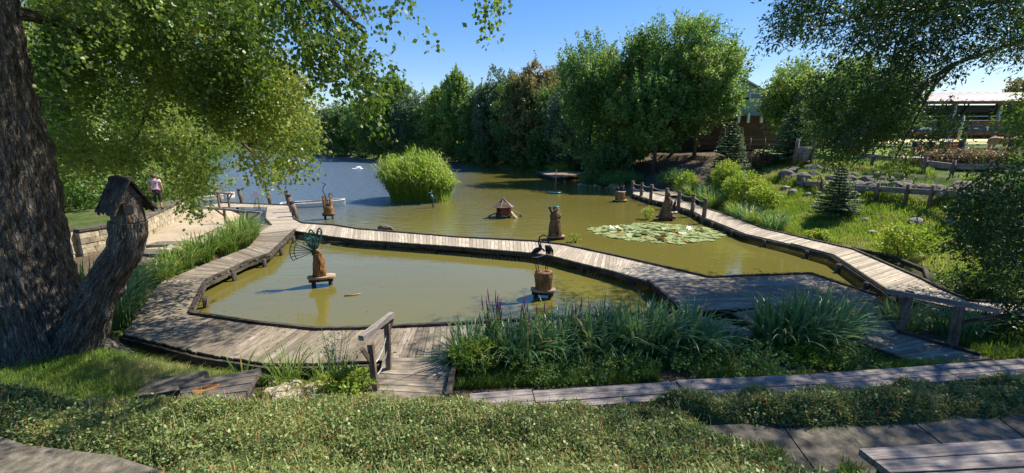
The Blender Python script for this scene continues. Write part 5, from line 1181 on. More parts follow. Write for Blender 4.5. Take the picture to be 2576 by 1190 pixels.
# ------------------------------------------------------------------ sculptures on the water
def board_legs(e, x, y, z, lx, ly, rz, legs=4, mat='pale_wood'):
    poly = []; 
    for k in range(20):
        a = 2 * PI * k / 20; c, s_ = math.cos(a), math.sin(a); q = Vector((lx * abs(c) ** .7 * (1 if c > 0 else -1), ly * abs(s_) ** .7 * (1 if s_ > 0 else -1), 0)); q.rotate(Matrix.Rotation(rz, 3, 'Z')); poly.append((x + q.x, y + q.y))
    MB().prism(poly, z, z + .06).build('base_board', M[mat], e)
    mb = MB(); a = Vector((math.cos(rz), math.sin(rz), 0)); bv = Vector((-a.y, a.x, 0)); c = Vector((x, y, z))
    for s_ in (-1, 1): mb.bar(c + a * lx * .85 + bv * ly * .6 * s_ - Vector((0, 0, .05)), c - a * lx * .85 + bv * ly * .6 * s_ - Vector((0, 0, .05)), .06, .09)
    mb.build('crossbar', M['deck_dark'], e)
    for s_ in (-1, 1): MB().tube([tuple(c + a * lx * .6 * s_ - Vector((0, 0, z + .5))), tuple(c + a * lx * .6 * s_ - Vector((0, 0, .1)))], .07, 8).build('leg', M['deck_dark'], e)
def stump(x, y, z0, z1, rad, seg=26, rings=20, lean=0, fur=.02):
    mb = MB(); n = len(rad); ring_trunk(mb, [(x + lean * i / (n - 1), y, z0 + (z1 - z0) * i / (n - 1)) for i in range(n)], rad, seg, rings, fur); return mb
# 1 butterfly
x, y = -6.12, 13.1
e = empty('butterfly_sculpture', (x, y, 0), 'carved log carrying a green metal butterfly with open wings, left in the fenced-in pond', 'sculpture')
board_legs(e, x + .06, y, .26, .42, .24, .25)
stump(x, y, .32, 1.06, [.185, .19, .185, .165, .145, .12], seg=60, rings=40, fur=.035).build('carved_log', M['orange_wood'], e)
mb = MB(); mb.blob((x + .02, y, 1.13), .1, 2, .15, (1, .9, .8), 0, 3); mb.tube([(x, y, 1.1), (x - .1, y, 1.08), (x - .16, y, 1.0)], [.08, .065, .04], 8); mb.build('carved_head', M['brown_wood'], e)
org = Vector((x - .05, y, 1.12)); wm = MB()
def petal(a0, L, wid, r=.016, tilt=0, holes=True):
    pts = []
    for k in range(22):
        t = 2 * PI * k / 22; u_ = (1 - math.cos(t)) / 2 * L; v_ = math.sin(t) * wid * (.25 + .75 * (u_ / L) ** 1.2)
        pts.append(org + Vector((math.cos(a0) * u_ - math.sin(a0) * v_, tilt * u_ + .3 * v_, math.sin(a0) * u_ + math.cos(a0) * v_)))
    wm.tube(pts, r, 6, close=True)
    return pts
for a0, L, wd in ((R(76), .74, .12), (R(100), .68, .15), (R(122), .6, .13)):
    petal(a0, L, wd, .028, .1); petal(a0, L * .55, wd * .45, .012, .1)
    pp = org + Vector((math.cos(a0) * L * .78, .06, math.sin(a0) * L * .78)); wm.tube([pp + Vector((math.cos(k * .63) * wd * .42, .01, math.sin(k * .63) * wd * .5)) for k in range(10)], .013, 5, close=True)
for a0, L, wd in ((R(143), .62, .12), (R(112), .5, .1), (R(88), .5, .1)): petal(a0, L, wd, .015, -.35)
an = [R(150 + i * 11) for i in range(6)]
arc1 = [org + Vector((math.cos(a) * .6, -.15, math.sin(a) * .5)) for a in an]; arc2 = [org + Vector((math.cos(a) * .72, -.18, math.sin(a) * .6 )) for a in an]
for a, p, q in zip(an, arc1, arc2): wm.tube([org, p, q], [.01, .012, .012], 5)
wm.tube(arc1, .013, 5); wm.tube(arc2, .014, 5)
for k in range(10):
    a = R(70 + k * 9); wm.tube([org, org + Vector((math.cos(a) * .45, .05, math.sin(a) * .45))], .008, 4)
wm.build('metal_wings', M['patina'], e)
mb = MB(); 
for s_ in (0, .06): mb.tube([(x + .08, y, 1.18), (x + .2, y + s_, 1.3), (x + .34, y + s_ * 2, 1.33), (x + .4, y + s_ * 2, 1.3)], .006, 4)
mb.build('antenna', M['rope'], e)
# 2 heron
x, y = .92, 12.05
e = empty('heron_sculpture', (x, y, 0), 'pair of black metal herons on a squat pale stump in front of the bridge', 'sculpture')
board_legs(e, x, y, .2, .37, .24, -.2); stump(x + .0, y, .26, .78, [.24, .25, .26, .27, .25], fur=.025).build('stump', M['orange_wood'], e)
mb = MB()
for s_ in ((-.2, -.05), (-.14, .02), (.06, .03), (.1, -.04)): mb.tube([(x + s_[0], y + s_[1], .78), (x + s_[0] * 1.15 - .01, y + s_[1], 1.05), (x + s_[0] * 1.25, y + s_[1], 1.36)], .012, 5)
for s_ in (-.17, .08): mb.box((x + s_, y, .79), (.14, .02, .01), .3)
mb.build('leg', M['metal_dark'], e)
mb = MB(); mb.tube([(x - .08, y, 1.47), (x - .2, y, 1.42), (x - .32, y, 1.33), (x - .4, y, 1.27)], [.05, .085, .06, .02], 8)
for k in range(9): mb.tube([(x - .12, y - .07 + .018 * k, 1.5), (x - .28, y - .09 + .02 * k, 1.44 - .02 * (k % 3)), (x - .42 + .03 * (k % 4), y - .08 + .02 * k, 1.2 + .03 * (k % 3))], [.014, .017, .003], 5)
mb.tube([(x + .08, y, 1.56), (x + .12, y, 1.45), (x + .16, y, 1.3)], [.05, .08, .02], 8)
for k in range(9): mb.tube([(x + .03 + .018 * k, y - .06 + .03 * (k % 3), 1.57), (x + .05 + .026 * k, y - .08 + .03 * (k % 3), 1.42), (x + .1 + .022 * k, y - .05, 1.12 + .05 * (k % 4))], [.012, .016, .003], 5)
mb.build('body', M['metal_dark'], e)
mb = MB(); mb.tube([(x - .1, y, 1.45), (x - .15, y, 1.62), (x - .13, y, 1.8), (x - .02, y, 1.87), (x + .09, y, 1.83), (x + .15, y, 1.72), (x + .13, y, 1.6)], [.03, .024, .02, .02, .022, .024, .012], 7); mb.blob((x + .13, y, 1.68), .05, 1, 0, (.8, .8, 1.4))
mb.tube([(x + .02, y - .02, 1.4), (x - .08, y - .05, 1.5), (x - .1, y - .02, 1.64), (x, y, 1.72), (x + .05, y, 1.7), (x + .14, y, 1.74), (x + .22, y, 1.66)], [.03, .022, .018, .02, .03, .02, .005], 7); mb.build('neck', M['metal_dark'], e)
mb = MB(); mb.tube([(x - .34, y - .08, 1.23), (x - .2, y - .1, 1.235), (x + .0, y - .08, 1.29)], [.006, .012, .012], 5); mb.build('beak', M['white_paint'], e)
# 3 carved gnome-like figure behind the bridge
x, y = W(1395, 601, 0)[:2]
e = empty('carved_figure_sculpture', (x, y, 0), 'tall brown carved stump with a crouching winged figure on top, behind the middle bridge', 'sculpture')
board_legs(e, x + .08, y, .1, .42, .26, .15); stump(x, y, .16, .96, [.33, .31, .29, .27, .24, .22], fur=.022).build('stump', M['brown_wood'], e)
mb = MB(); mb.tube([(x, y, .92), (x + .02, y, 1.08), (x + .03, y, 1.25), (x + .03, y, 1.34)], [.2, .21, .17, .1], 10, jit=.06); mb.tube([(x - .16, y, 1.22), (x - .2, y - .03, 1.08), (x - .16, y - .06, .98)], [.05, .055, .05], 7); mb.tube([(x + .19, y, 1.22), (x + .24, y - .03, 1.08), (x + .2, y - .06, .98)], [.05, .055, .05], 7); mb.build('torso', M['brown_wood'], e)
mb = MB(); mb.blob((x + .05, y - .02, 1.43), .12, 2, .1, (1.1, 1, .95), 0, 5); mb.build('head', M['pale_wood'], e)
mb = MB(); mb.blob((x + .03, y - .03, 1.53), .1, 2, 0, (1.6, 1.2, .45)); mb.blob((x - .08, y - .1, 1.45), .05, 1, 0, (1, 1, 1.3)); mb.build('metal_frog', M['patina'], e)
mb = MB(); mb.bar((x - .1, y, 1.15), (x - .3, y, 1.52), .05, .09); mb.bar((x - .3, y, 1.52), (x - .14, y, 1.47), .03, .04); mb.build('wing', M['deck_dark'], e)
MB().box((x + .08, y - .28, .3), (.14, .06, .2)).build('carved_hollow', M['black'], e)
# 4 hollow log with metal bird, left lake
x, y = W(828, 551, 0)[:2]
e = empty('hollow_log_sculpture', (x, y, 0), 'hollowed upright log with metal reeds and a bent bird neck beside the rowboat', 'sculpture')
board_legs(e, x, y, .3, .36, .26, .1, mat='orange_wood'); stump(x, y, .36, .72, [.27, .27, .28], 20, 8).build('stump', M['orange_wood'], e)
mb = MB(); n_ = 20
for k in range(4, 16 + 1):
    a0, a1 = 2 * PI * k / n_ + .95, 2 * PI * (k + 1) / n_ + .95
    if math.sin((a0 + a1) / 2) < -.55: continue
    h_ = 1.34 + random.uniform(-.08, .06); q = lambda a, r_, z_: (x + math.cos(a) * r_, y + math.sin(a) * r_, z_)
    mb.hexa([q(a0, .2, .7), q(a0, .28, .7), q(a1, .28, .7), q(a1, .2, .7)], [q(a0, .22, h_), q(a0, .29, h_), q(a1, .29, h_ + .03), q(a1, .22, h_ + .03)])
mb.build('hollow_shell', M['orange_wood'], e)
mb = MB(); mb.blob((x + .02, y - .12, .86), .11, 2, 0, (1.2, .8, .8)); mb.build('frog', M['patina'], e)
mb = MB()
for k in range(9): mb.tube([(x - .2 + .05 * k, y - .05, .7), (x - .2 + .05 * k + random.uniform(-.04, .04), y - .05, random.uniform(1.1, 1.35))], [.014, .008], 5)
mb.tube([(x - .06, y, 1.1), (x - .12, y, 1.45), (x - .22, y, 1.65), (x - .2, y, 1.85), (x - .08, y, 2.0), (x - .02, y, 2.08), (x - .12, y, 2.1), (x - .3, y, 2.22)], [.03, .028, .024, .022, .025, .035, .02, .005], 6)
for k in range(4): mb.tube([(x + .05, y, 1.3), (x + .1 + .04 * k, y, 1.55), (x + .22 + .03 * k, y, 1.5 + .03 * k), (x + .24 + .03 * k, y, 1.36)], .008, 4)
mb.build('metal_bird', M['metal_dark'], e)
# 5 small far stump
x, y = W(1559, 507, 0)[:2]
e = empty('stump_sculpture', (x, y, 0), 'small far stump with a dark metal bird and white petals', 'sculpture')
board_legs(e, x, y, .08, .55, .4, .1); stump(x, y, .14, .75, [.38, .38, .36, .35], 20, 10).build('stump', M['orange_wood'], e)
mb = MB(); mb.blob((x - .2, y, 1.0), .2, 2, .1, (.8, .8, 1)); mb.tube([(x + .1, y, .75), (x + .1, y, 1.1), (x + .2, y, 1.3), (x + .05, y, 1.45), (x + .25, y, 1.25)], [.04, .07, .05, .03, .02], 6)
for k in range(8): mb.tube([(x, y, .8), (x + .35 * math.cos(k), y + .1, 1 + .3 * abs(math.sin(k * 1.7)))], .018, 4)
mb.build('metal_bird', M['metal_dark'], e); mb = MB()
for k in range(5): mb.blob((x - .2 + .12 * k, y - .3, .8), .07, 1, 0, (1.2, .8, .4))
mb.build('petals', M['white_paint'], e)
# 6 dragonfly stump beside rope railing
x, y = W(1674, 553, 0)[:2]
e = empty('dragonfly_sculpture', (x, y, 0), 'tapering carved stump with metal leaves and a pale dragonfly beside the roped walkway', 'sculpture')
board_legs(e, x, y, .18, .58, .4, .0, mat='brown_wood'); stump(x, y, .24, 1.35, [.4, .36, .3, .26, .2, .14], 22, 14, .05).build('stump', M['brown_wood'], e)
mb = MB(); mb.blob((x + .05, y, 1.5), .13, 2, .1, (1, 1, 1.4)); mb.blob((x + .22, y, 1.05), .2, 2, .15, (.7, .7, 1.3)); mb.build('carved_head', M['brown_wood'], e)
mb = MB(); mb.tube([(x + .2, y - .2, .7), (x + .22, y - .2, 1.05), (x + .08, y - .2, 1.35)], [.02, .025, .015], 5)
for dx_, hh in ((.36, 1.3), (.46, 1.45), (.42, 1.2)): mb.tube([(x + .3, y - .2, .55), (x + dx_ * .95, y - .2, .95), (x + dx_, y - .2, hh)], [.03, .04, .006], 5)
mb.build('metal_leaf', M['metal_dark'], e); mb = MB()
for s_ in (-1, 1):
    for k in (0, 1): mb.blob((x + .32 + .13 * s_, y - .32 + .08 * k, .5 + .02 * k), .11, 1, 0, (1.4, .6, .2), .3 * s_)
mb.build('dragonfly', M['white_paint'], e)
# 7 kingfisher on stick
x, y = W(1090, 522, 0)[:2]
e = empty('kingfisher_sculpture', (x, y, 0), 'small turquoise metal bird on a thin stake beside the reed island', 'sculpture')
MB().tube([(x, y, -.4), (x, y, .45)], [.07, .06], 7).build('stake', M['deck_dark'], e)
mb = MB(); mb.tube([(x + .08, y, .42), (x + .02, y, .6), (x - .08, y, .8), (x - .16, y, .93)], [.03, .09, .11, .05], 7); mb.blob((x - .16, y, 1.0), .09, 1, 0); mb.tube([(x - .2, y, 1.02), (x - .36, y, 1.08)], [.03, .004], 5); mb.tube([(x + .0, y, .75), (x + .2, y, .65)], [.03, .01], 5); mb.build('bird_body', M['patina'], e)
# 8 thin feeder stand
x, y = W(1396, 486, 0)[:2]
e = empty('feeder_stand', (x, y, 0), 'thin pale pole with a cross piece on a small green float, shaded far water', 'stand')
MB().tube([(x + .62 * math.cos(k * .63), y + .62 * math.sin(k * .63), .06) for k in range(10)], .09, 6, close=True).build('float_ring', M['patina'], e)
MB().prism([(x + .6 * math.cos(k * .63), y + .6 * math.sin(k * .63)) for k in range(10)], .02, .1).build('float_board', M['patina'], e)
mb = MB(); mb.tube([(x, y, .08), (x + .03, y, 1.2), (x + .1, y, 2.1)], [.05, .045, .03], 7); mb.bar((x - .25, y, 1.45), (x + .3, y, 1.5), .05, .05); mb.build('pole', M['post_wood'], e)
# driftwood/rock behind bridge
tag(MB().blob((W(969, 582, 0)[0], W(969, 582, 0)[1] - .0, .12), .4, 2, .1, (1.1, .6, .6), 0, 8).build('float_stone', M['slab'], None), 'rounded pale stone just behind the left part of the bridge', 'stone')
# duck house
x, y = -.5, 26.0
e = empty('duck_house', (x, y, 0), 'hexagonal red-brown duck house with a slatted pointed roof and ramps, floating mid pond', 'duck house')
hx = lambda r_, z_, o=.26: [(x + math.cos(k * PI / 3 + o) * r_, y + math.sin(k * PI / 3 + o) * r_, z_) for k in range(6)]
mb = MB(); a, b = hx(.46, .2), hx(.45, .72); mb.add(a + b, [(5, 4, 3, 2, 1, 0), (6, 7, 8, 9, 10, 11)] + [(k, (k + 1) % 6, 6 + (k + 1) % 6, 6 + k) for k in range(6)]); mb.build('wall', M['red_wood'], e)
mb = MB(); nr = 7
for j in range(nr):
    r0, r1 = .68 * (1 - j / nr) + .05, .68 * (1 - (j + 1) / nr) + .07; z0, z1_ = .67 + .42 * j / nr, .67 + .42 * (j + 1) / nr - .025
    a, b, c = hx(r0, z0), hx(r1, z1_), hx(r0, z0 - .03); mb.add(c + a + b, [(k, (k + 1) % 6, 6 + (k + 1) % 6, 6 + k) for k in range(6)] + [(6 + k, 6 + (k + 1) % 6, 12 + (k + 1) % 6, 12 + k) for k in range(6)])
mb.build('roof', M['post_wood'], e)
mb = MB(); A_ = hx(.73, .66)
for p in A_: mb.bar(p, (x, y, 1.14), .05, .035)
mb.build('roof_ridge', M['pale_wood'], e)
mb = MB(); mb.tube([(x, y, 1.08), (x, y, 1.12), (x, y, 1.2)], [.16, .14, .02], 6, smooth=False); mb.build('finial', M['post_wood'], e)
MB().box((x - .33, y - .33, .5), (.12, .1, .2), .8).build('door_hole', M['black'], e)
MB().box((x, y, .17), (1.0, .85, .05)).build('floor', M['deck_dark'], e)
for dx_, dy_ in ((-.42, -.34), (.3, -.36), (.45, .3), (-.42, .3)): MB().tube([(x + dx_, y + dy_, -.4), (x + dx_, y + dy_, .16)], .05, 7).build('leg', M['deck_dark'], e)
for a, b, mt in (((x - .42, y - .3, .32), (x - 1.25, y - .65, .0), 'post_wood'), ((x + .45, y - .1, .36), (x + .8, y - .45, .0), 'pale_wood'), ((x + .5, y + .1, .42), (x + 1.2, y + .05, .08), 'post_wood')): MB().bar(a, b, .16, .035).build('ramp', M[mt], e)
for dx_, dy_ in ((-.85, -.48), (1.0, .05)): MB().tube([(x + dx_, y + dy_, -.3), (x + dx_, y + dy_, .2)], .035, 6).build('ramp_prop', M['deck_dark'], e)
# fountain
fx, fy = W(900, 426, 0)[:2]
mb = MB()
for k in range(26):
    a = random.uniform(0, 6.28); r_ = random.uniform(0, 1.7); mb.blob((fx + r_ * math.cos(a), fy + r_ * math.sin(a), .1), random.uniform(.12, .25) * (1 - r_ / 2.4), 1, .2, (1.4, 1, .5 + .5 * (1 - r_ / 1.7)))
mb.blob((fx, fy, .12), .55, 2, .2, (1.3, 1, .8)); m_f, n_f, b_f = newmat('foam'); b_f.inputs['Base Color'].default_value = (.85, .87, .9, 1); b_f.inputs['Roughness'].default_value = .6
e = empty('fountain', (fx, fy, 0), 'low white bubbling aerator fountain far out on the lake', 'fountain'); mb.build('foam', m_f, e)
# rowboats
def rowboat(loc, rz, label, L=3.4, Wd=1.2):
    e = empty('rowboat', loc, label, 'boat', None); x0, y0, _ = loc
    n = 13; H_ = .42; ring = []
    Rm = Matrix.Rotation(rz, 3, 'Z')
    def sec(t):  # t 0 stern ..1 bow
        w_ = Wd / 2 * (.82 if t < .02 else 1) * (1 - max(0, (t - .55) / .45) ** 2 * .62); lift = .14 * max(0, t - .5) ** 1.2 * 2
        return [(-w_, H_ + lift), (-w_ * .82, .0 + lift * .9), (w_ * .82, .0 + lift * .9), (w_, H_ + lift)]
    out, inn = [], []
    for i in range(n):
        t = i / (n - 1)
        for (yy, zz) in sec(t): out.append((t * L - L / 2, yy, zz - .12))
        for j, (yy, zz) in enumerate(sec(t)): inn.append((min(max(t * L - L / 2, -L / 2 + .05), L / 2 - .05), yy * .93, zz - .12 + (.05 if j in (1, 2) else 0)))
    vs = [Rm @ Vector(p) + Vector(loc) for p in out + inn]; o = n * 4; fs = []; fi_ = []
    for i in range(n - 1):
        for j in range(3): fs.append((i * 4 + j, (i + 1) * 4 + j, (i + 1) * 4 + j + 1, i * 4 + j + 1)); fi_.append((o + i * 4 + j + 1, o + (i + 1) * 4 + j + 1, o + (i + 1) * 4 + j, o + i * 4 + j))
        for j in (0, 3): fs.append((i * 4 + j, o + i * 4 + j, o + (i + 1) * 4 + j, (i + 1) * 4 + j))
    fs += [(0, 1, 2, 3), ((n - 1) * 4 + 3, (n - 1) * 4 + 2, (n - 1) * 4 + 1, (n - 1) * 4)]; fi_ += [(o + 3, o + 2, o + 1, o), (o + (n - 1) * 4, o + (n - 1) * 4 + 1, o + (n - 1) * 4 + 2, o + (n - 1) * 4 + 3)]
    mb = MB(); mb.add(vs, fs); mb.build('hull', M['white_paint'], e); mb = MB(); mb.add(vs, fi_); mb.build('inside', M['boat_in'], e)
    T = lambda *p: Rm @ Vector(p) + Vector(loc)
    for i in range(2): mb = MB(); mb.bar(T(-.7 + 1.2 * i, -Wd * .42, .2), T(-.7 + 1.2 * i, Wd * .42, .2), .24, .04); mb.build('seat', M['pale_wood'], e)
    mb = MB()
    for s_ in (-1, 1):
        pts = [T(i / (n - 1) * L - L / 2, s_ * sec(i / (n - 1))[3][0] * .99, sec(i / (n - 1))[3][1] - .11) for i in range(n)]; mb.tube(pts, .03, 6)
    mb.tube([T(-L / 2, -Wd * .4, .31), T(-L / 2, Wd * .4, .31)], .03, 6); mb.build('gunwale', M['white_paint'], e)
    mb = MB(); mb.tube([T(-1.2, -.25, .36), T(1.3, -.62, .5)], .035, 7); mb.bar(T(-1.2, -.25, .36), T(-1.6, -.2, .34), .16, .03); mb.build('oar', M['post_wood'], e)
    return e
rowboat((-14.2, 30.6, 0), R(20), 'white rowboat with a wooden oar moored right of the jetty posts', 4.2, 1.25)
rowboat((-24.2, 34.6, 0), R(55), 'small pale boat half hidden by leaves at the left shore', 3.2, 1.1)
# lily pads
lm = []
for k in range(6):
    n_ = 14; a0 = .25; pts = [(0, 0, .012)] + [(math.cos(a0 + (2 * PI - 2 * a0) * i / (n_ - 1)) * (1 + .04 * math.sin(i * 2.3 + k)), math.sin(a0 + (2 * PI - 2 * a0) * i / (n_ - 1)), .012 + .03 * math.sin(i * 1.9 + k) ** 2 + .02) for i in range(n_)]
    V = np.array(pts) * np.array([.2, .2, .5]); F_ = np.array([[0, i, i + 1] for i in range(1, n_)])
    lm.append(np_mesh('lily_pad', V, F_, np.full(len(V), [.2, .5, .62, .4, .7, .97][k])))
cxl, cyl = 7.4, 21.3
cnt = 0; placed = []
while cnt < 285:
    a = random.uniform(0, 6.28); q = math.sqrt(random.random()); x = cxl + math.cos(a) * q * (3.25 + .3 * math.sin(3 * a)); y = cyl + math.sin(a) * q * (2.35 + .25 * math.cos(4 * a))
    if x > 9.9 and random.random() < .3: continue
    if any((x - p[0]) ** 2 + (y - p[1]) ** 2 < .17 ** 2 for p in placed[-400:]): 
        if random.random() < .9: continue
    placed.append((x, y)); k = random.choice([0, 1, 2, 3, 4, 0, 1, 2, 3, 4, 1, 2, 5])
    o = link('lily_pad', lm[k], M['lily']); s_ = random.uniform(.7, 1.25); o.location = (x, y, .002 + .0009 * (cnt % 25)); o.rotation_euler = (random.uniform(-.06, .06), random.uniform(-.06, .06), random.uniform(0, 6.28)); o.scale = (s_,) * 3
    if q < .75 and random.random() < .3: o.rotation_euler = (random.uniform(-.5, .5), random.uniform(-.5, .5), 0); o.location.z = .07
    tag(o, 'round floating water lily pad in the bed beside the right walkway', 'lily pad', 'water lily pads'); cnt += 1
for (x, y) in [(6.6, 20.6), (7.9, 21.7), (8.3, 20.4), (5.9, 21.9), (7.2, 22.6), (6.9, 21.4), (8.8, 21.3), (7.4, 20.9), (6.2, 21.2), (8.1, 22.2), (7.7, 20.0), (9.2, 20.8)]:  # white petal clusters stand in for glints on the pads
    fm = MB()
    for ring, (rr_, hh, nn_) in enumerate(((.06, .025, 9), (.04, .045, 7))):
        for i in range(nn_):
            a = i * 6.28 / nn_ + ring * .4; c, s_ = math.cos(a), math.sin(a)
            fm.add([(x, y, .06), (x + rr_ * .6 * c - .03 * s_, y + rr_ * .6 * s_ + .03 * c, .07 + hh * .5), (x + rr_ * c, y + rr_ * s_, .08 + hh), (x + rr_ * .6 * c + .03 * s_, y + rr_ * .6 * s_ - .03 * c, .07 + hh * .5)], [(0, 1, 2, 3)])
    tag(fm.build('glint_blossom', M['white_paint'], None), 'small white petal cluster standing in for a glint among the floating pads', 'flower', 'white glint blossoms')
x, y = scatter([(-9, 10), (4, 10.5), (8, 14), (10, 24), (4, 44), (-6, 44), (-10, 22)], 420); n_ = len(x)
tag(leafobj('floating_leaves', [leaves(np.stack([x, y, np.full(n_, .008)], -1), RNG.normal(size=(n_, 3)) * np.array([1, 1, .03]), np.tile([0, 0, 1.], (n_, 1)), .06 * RNG.uniform(.6, 1.4, n_) * (1 + y / 25), .04 * (1 + y / 25), RNG.uniform(.7, 1, n_), .02)], M['hedge']), kind='stuff')
x, y = scatter([(-8.4, 8.8), (-4, 7.7), (-1.2, 7.8), (-1.4, 9.1), (-5, 9.1), (-7.8, 9.8)], 150); x2, y2 = scatter(PL, 90); x = np.concatenate([x, x2]); y = np.concatenate([y, y2]); n_ = len(x)
tag(leafobj('fallen_leaves', [leaves(np.stack([x, y, np.full(n_, DZ + .014)], -1), RNG.normal(size=(n_, 3)) * np.array([1, 1, .05]), np.tile([0, 0, 1.], (n_, 1)) + RNG.normal(0, .2, (n_, 3)), .05 * RNG.uniform(.6, 1.4, n_), .035, RNG.uniform(.3, 1, n_), .1)], M['hedge']), kind='stuff')
# small floating twig in the front pond
mb = MB(); mb.tube([W(866, 744, .02), W(885, 742, .025), W(907, 739, .02)], .02, 5); tag(mb.build('floating_twig', M['pale_wood'], None), 'pale twig floating in the middle of the fenced-in pond', 'twig')
# ------------------------------------------------------------------ buildings on the right
def wbox(e, name, mat, c, size, rz=0): 
    return MB().box(c, size, rz).build(name, mat, e)
bx0, by0 = DP(1900, 300, 52)[0], 52
e = empty('gabled_building', (bx0, 53, 4), 'grey gabled building above brown timber cladding behind the big oaks', 'building')
gz = 3.7; L_, R_ = DP(1752, 300, 52)[0], DP(2085, 300, 52)[0]
wbox(e, 'cladding', M['clad'], ((L_ + R_) / 2, 54, gz + 1.9), (R_ - L_, 4, 3.9))
mb = MB()
for i in range(18): mb.box(((L_ + R_) / 2, 51.985, gz + .15 + i * .21), (R_ - L_ - .05, .03, .19))
mb.build('weatherboard', M['clad'], e)
gl, gr2 = DP(1820, 300, 53)[0], DP(1925, 300, 53)[0]; ridge = DP(1870, 203, 53)
wbox(e, 'upper_wall', M['green_wall'], ((gl + gr2) / 2 + .5, 55.5, gz + 4.9), (gr2 - gl + 1, 5, 2.1))
mb = MB(); zb_ = gz + 5.95; ze = DP(1925, 250, 53)[2]; y0_, y1_ = 53, 62; zr = ridge[2]; xl, xr, xm = gl - 1.5, gr2 + 1, ridge[0]
mb.add([(xl, y0_, zb_), (xr, y0_, zb_), (xr, y0_, ze), (xm, y0_, zr), (xl, y0_, ze), (xl, y1_, zb_), (xr, y1_, zb_), (xr, y1_, ze), (xm, y1_, zr), (xl, y1_, ze)], [(0, 1, 2, 3, 4), (9, 8, 7, 6, 5), (1, 6, 7, 2), (5, 0, 4, 9), (0, 5, 6, 1), (2, 7, 8, 3), (3, 8, 9, 4)]); mb.build('gable_wall', M['render_wall'], e)
mb = MB()
for s0, s1 in (((xm, zr + .08), (xr + .4, ze - .1)), ((xl - .4, ze - .1), (xm, zr + .08))): mb.hexa([(s0[0], y0_ - .4, s0[1]), (s1[0], y0_ - .4, s1[1]), (s1[0], y1_, s1[1]), (s0[0], y1_, s0[1])], [(s0[0], y0_ - .4, s0[1] + .14), (s1[0], y0_ - .4, s1[1] + .14), (s1[0], y1_, s1[1] + .14), (s0[0], y1_, s0[1] + .14)])
mb.build('roof', M['grey_metal'], e)
wx = DP(1905, 242, 52.9); wbox(e, 'window_frame', M['white_paint'], (wx[0], 52.97, wx[2]), (1.7, .1, .75)); wbox(e, 'window', M['glass'], (wx[0], 52.92, wx[2]), (1.5, .06, .55))
for px in (1858, 1882, 1915): q = DP(px, 300, 51.5); wbox(e, 'porch_post', M['cream'], (q[0], 51.5, gz + 3.55), (.25, .25, 1.1))
q = DP(1850, 277, 51.3); wbox(e, 'porch_beam', M['bench_wood'], (q[0] - 1.5, 51.5, gz + 4.2), (6, .4, .25))
for i in range(4):
    px = (1760, 1812, 1856, 2010)[i]; q = DP(px, 300, 49.8); 
    if i in (1, 2): spruce(px + 4, 372, 318, 49.6, 22, ['narrow dark conifer against the brown wall, left one', 'narrow dark conifer against the brown wall, right one'][i - 1], .6)
# fence on top of the stairs
e = empty('wooden_fence', (24, 43, 3.8), 'low rustic rail fence on the bank top in front of the brown building', 'fence')
for i in range(7):
    q = DP(1850 + i * 36, 370, 44); MB().tube([(q[0], 44, 3.5), (q[0], 44, 4.9)], .09, 7).build('post', M['post_wood'], e)
a, b = DP(1840, 352, 44), DP(2075, 352, 44); 
for dz in (0, -.45): MB().bar((a[0], 44, 4.75 + dz), (b[0], 44, 4.75 + dz), .05, .13).build('rail', M['post_wood'], e)
for px, lb in ((1998, 'leaning dark post right of the tall spruce, left of a pair'), (2040, 'leaning dark post right of the tall spruce, right of a pair')):
    q = DP(px, 398, 31); MB_ = MB(); MB_.tube([(q[0], 31, q[2] - .4), (q[0] + .12, 31, DP(px, 348, 31)[2])], [.14, .12], 8, jit=.06); tag(MB_.build('timber_post', M['post_wood'], None), lb, 'post')
q = DP(2022, 396, 31.4); mb = MB(); mb.tube([(q[0], 31.4, q[2] - .3), (q[0], 31.4, q[2] + .75)], [.38, .36], 12, jit=.04); tag(mb.build('tree_stump', M['bench_wood'], None), 'short thick cut stump standing between the two leaning posts', 'stump')
# riding hall / barn on the right
e = empty('open_barn', (62, 60, 5), 'long open-sided barn with a pale pink metal roof behind the lawn', 'barn')
Yb = 58
def bp2(px, py, Y=Yb): return DP(px, py, Y)
zE = bp2(2420, 258, Yb - 1)[2]; zR2 = bp2(2420, 238, Yb + 9)[2]; x0b, x1b = bp2(2180, 250)[0], 96; zfl = 5.1
mb = MB(); mb.hexa([(x0b, Yb - 1, zE), (x1b, Yb - 1, zE + .2), (x1b, Yb + 9, zR2 + .3), (x0b, Yb + 9, zR2)], [(x0b, Yb - 1, zE + .16), (x1b, Yb - 1, zE + .36), (x1b, Yb + 9, zR2 + .46), (x0b, Yb + 9, zR2 + .16)]); mb.build('roof', M['roof_metal'], e)
mb = MB()
for i in range(40): 
    t = i / 39; xx = x0b + (x1b - x0b) * t; mb.bar((xx, Yb - 1, zE + .2 * t + .18), (xx, Yb + 9, zR2 + .3 * t + .18), .08, .05)
mb.build('roof_seam', M['roof_metal'], e)
MB().bar((x0b, Yb - 1.05, zE - .08), (x1b, Yb - 1.05, zE + .12), .2, .3).build('eaves_beam', M['red_wood'], e)
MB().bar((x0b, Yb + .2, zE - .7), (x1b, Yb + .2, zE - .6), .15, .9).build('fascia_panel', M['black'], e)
wbox(e, 'back_wall', M['deck_dark'], ((x0b + x1b) / 2, Yb + 9, zfl + 2), (x1b - x0b, .2, 4.2))
mb = MB(); mb.box(((x0b + x1b) / 2, Yb + 8.85, zfl + 3.3), (x1b - x0b - 14, .05, .22)); mb.build('skylight_band', M['grey_metal'], e)
for px in (2230, 2395, 2510, 2600): q = bp2(px, 300); wbox(e, 'column', M['grey_metal'], (q[0], Yb, zfl + 2.1), (.35, .35, zE - zfl + .2))
for z_ in (1.5, 2.6): MB().bar((x0b, Yb, zfl + z_), (x1b, Yb, zfl + z_ + .3), .06, .07).build('rail', M['grey_metal'], e)
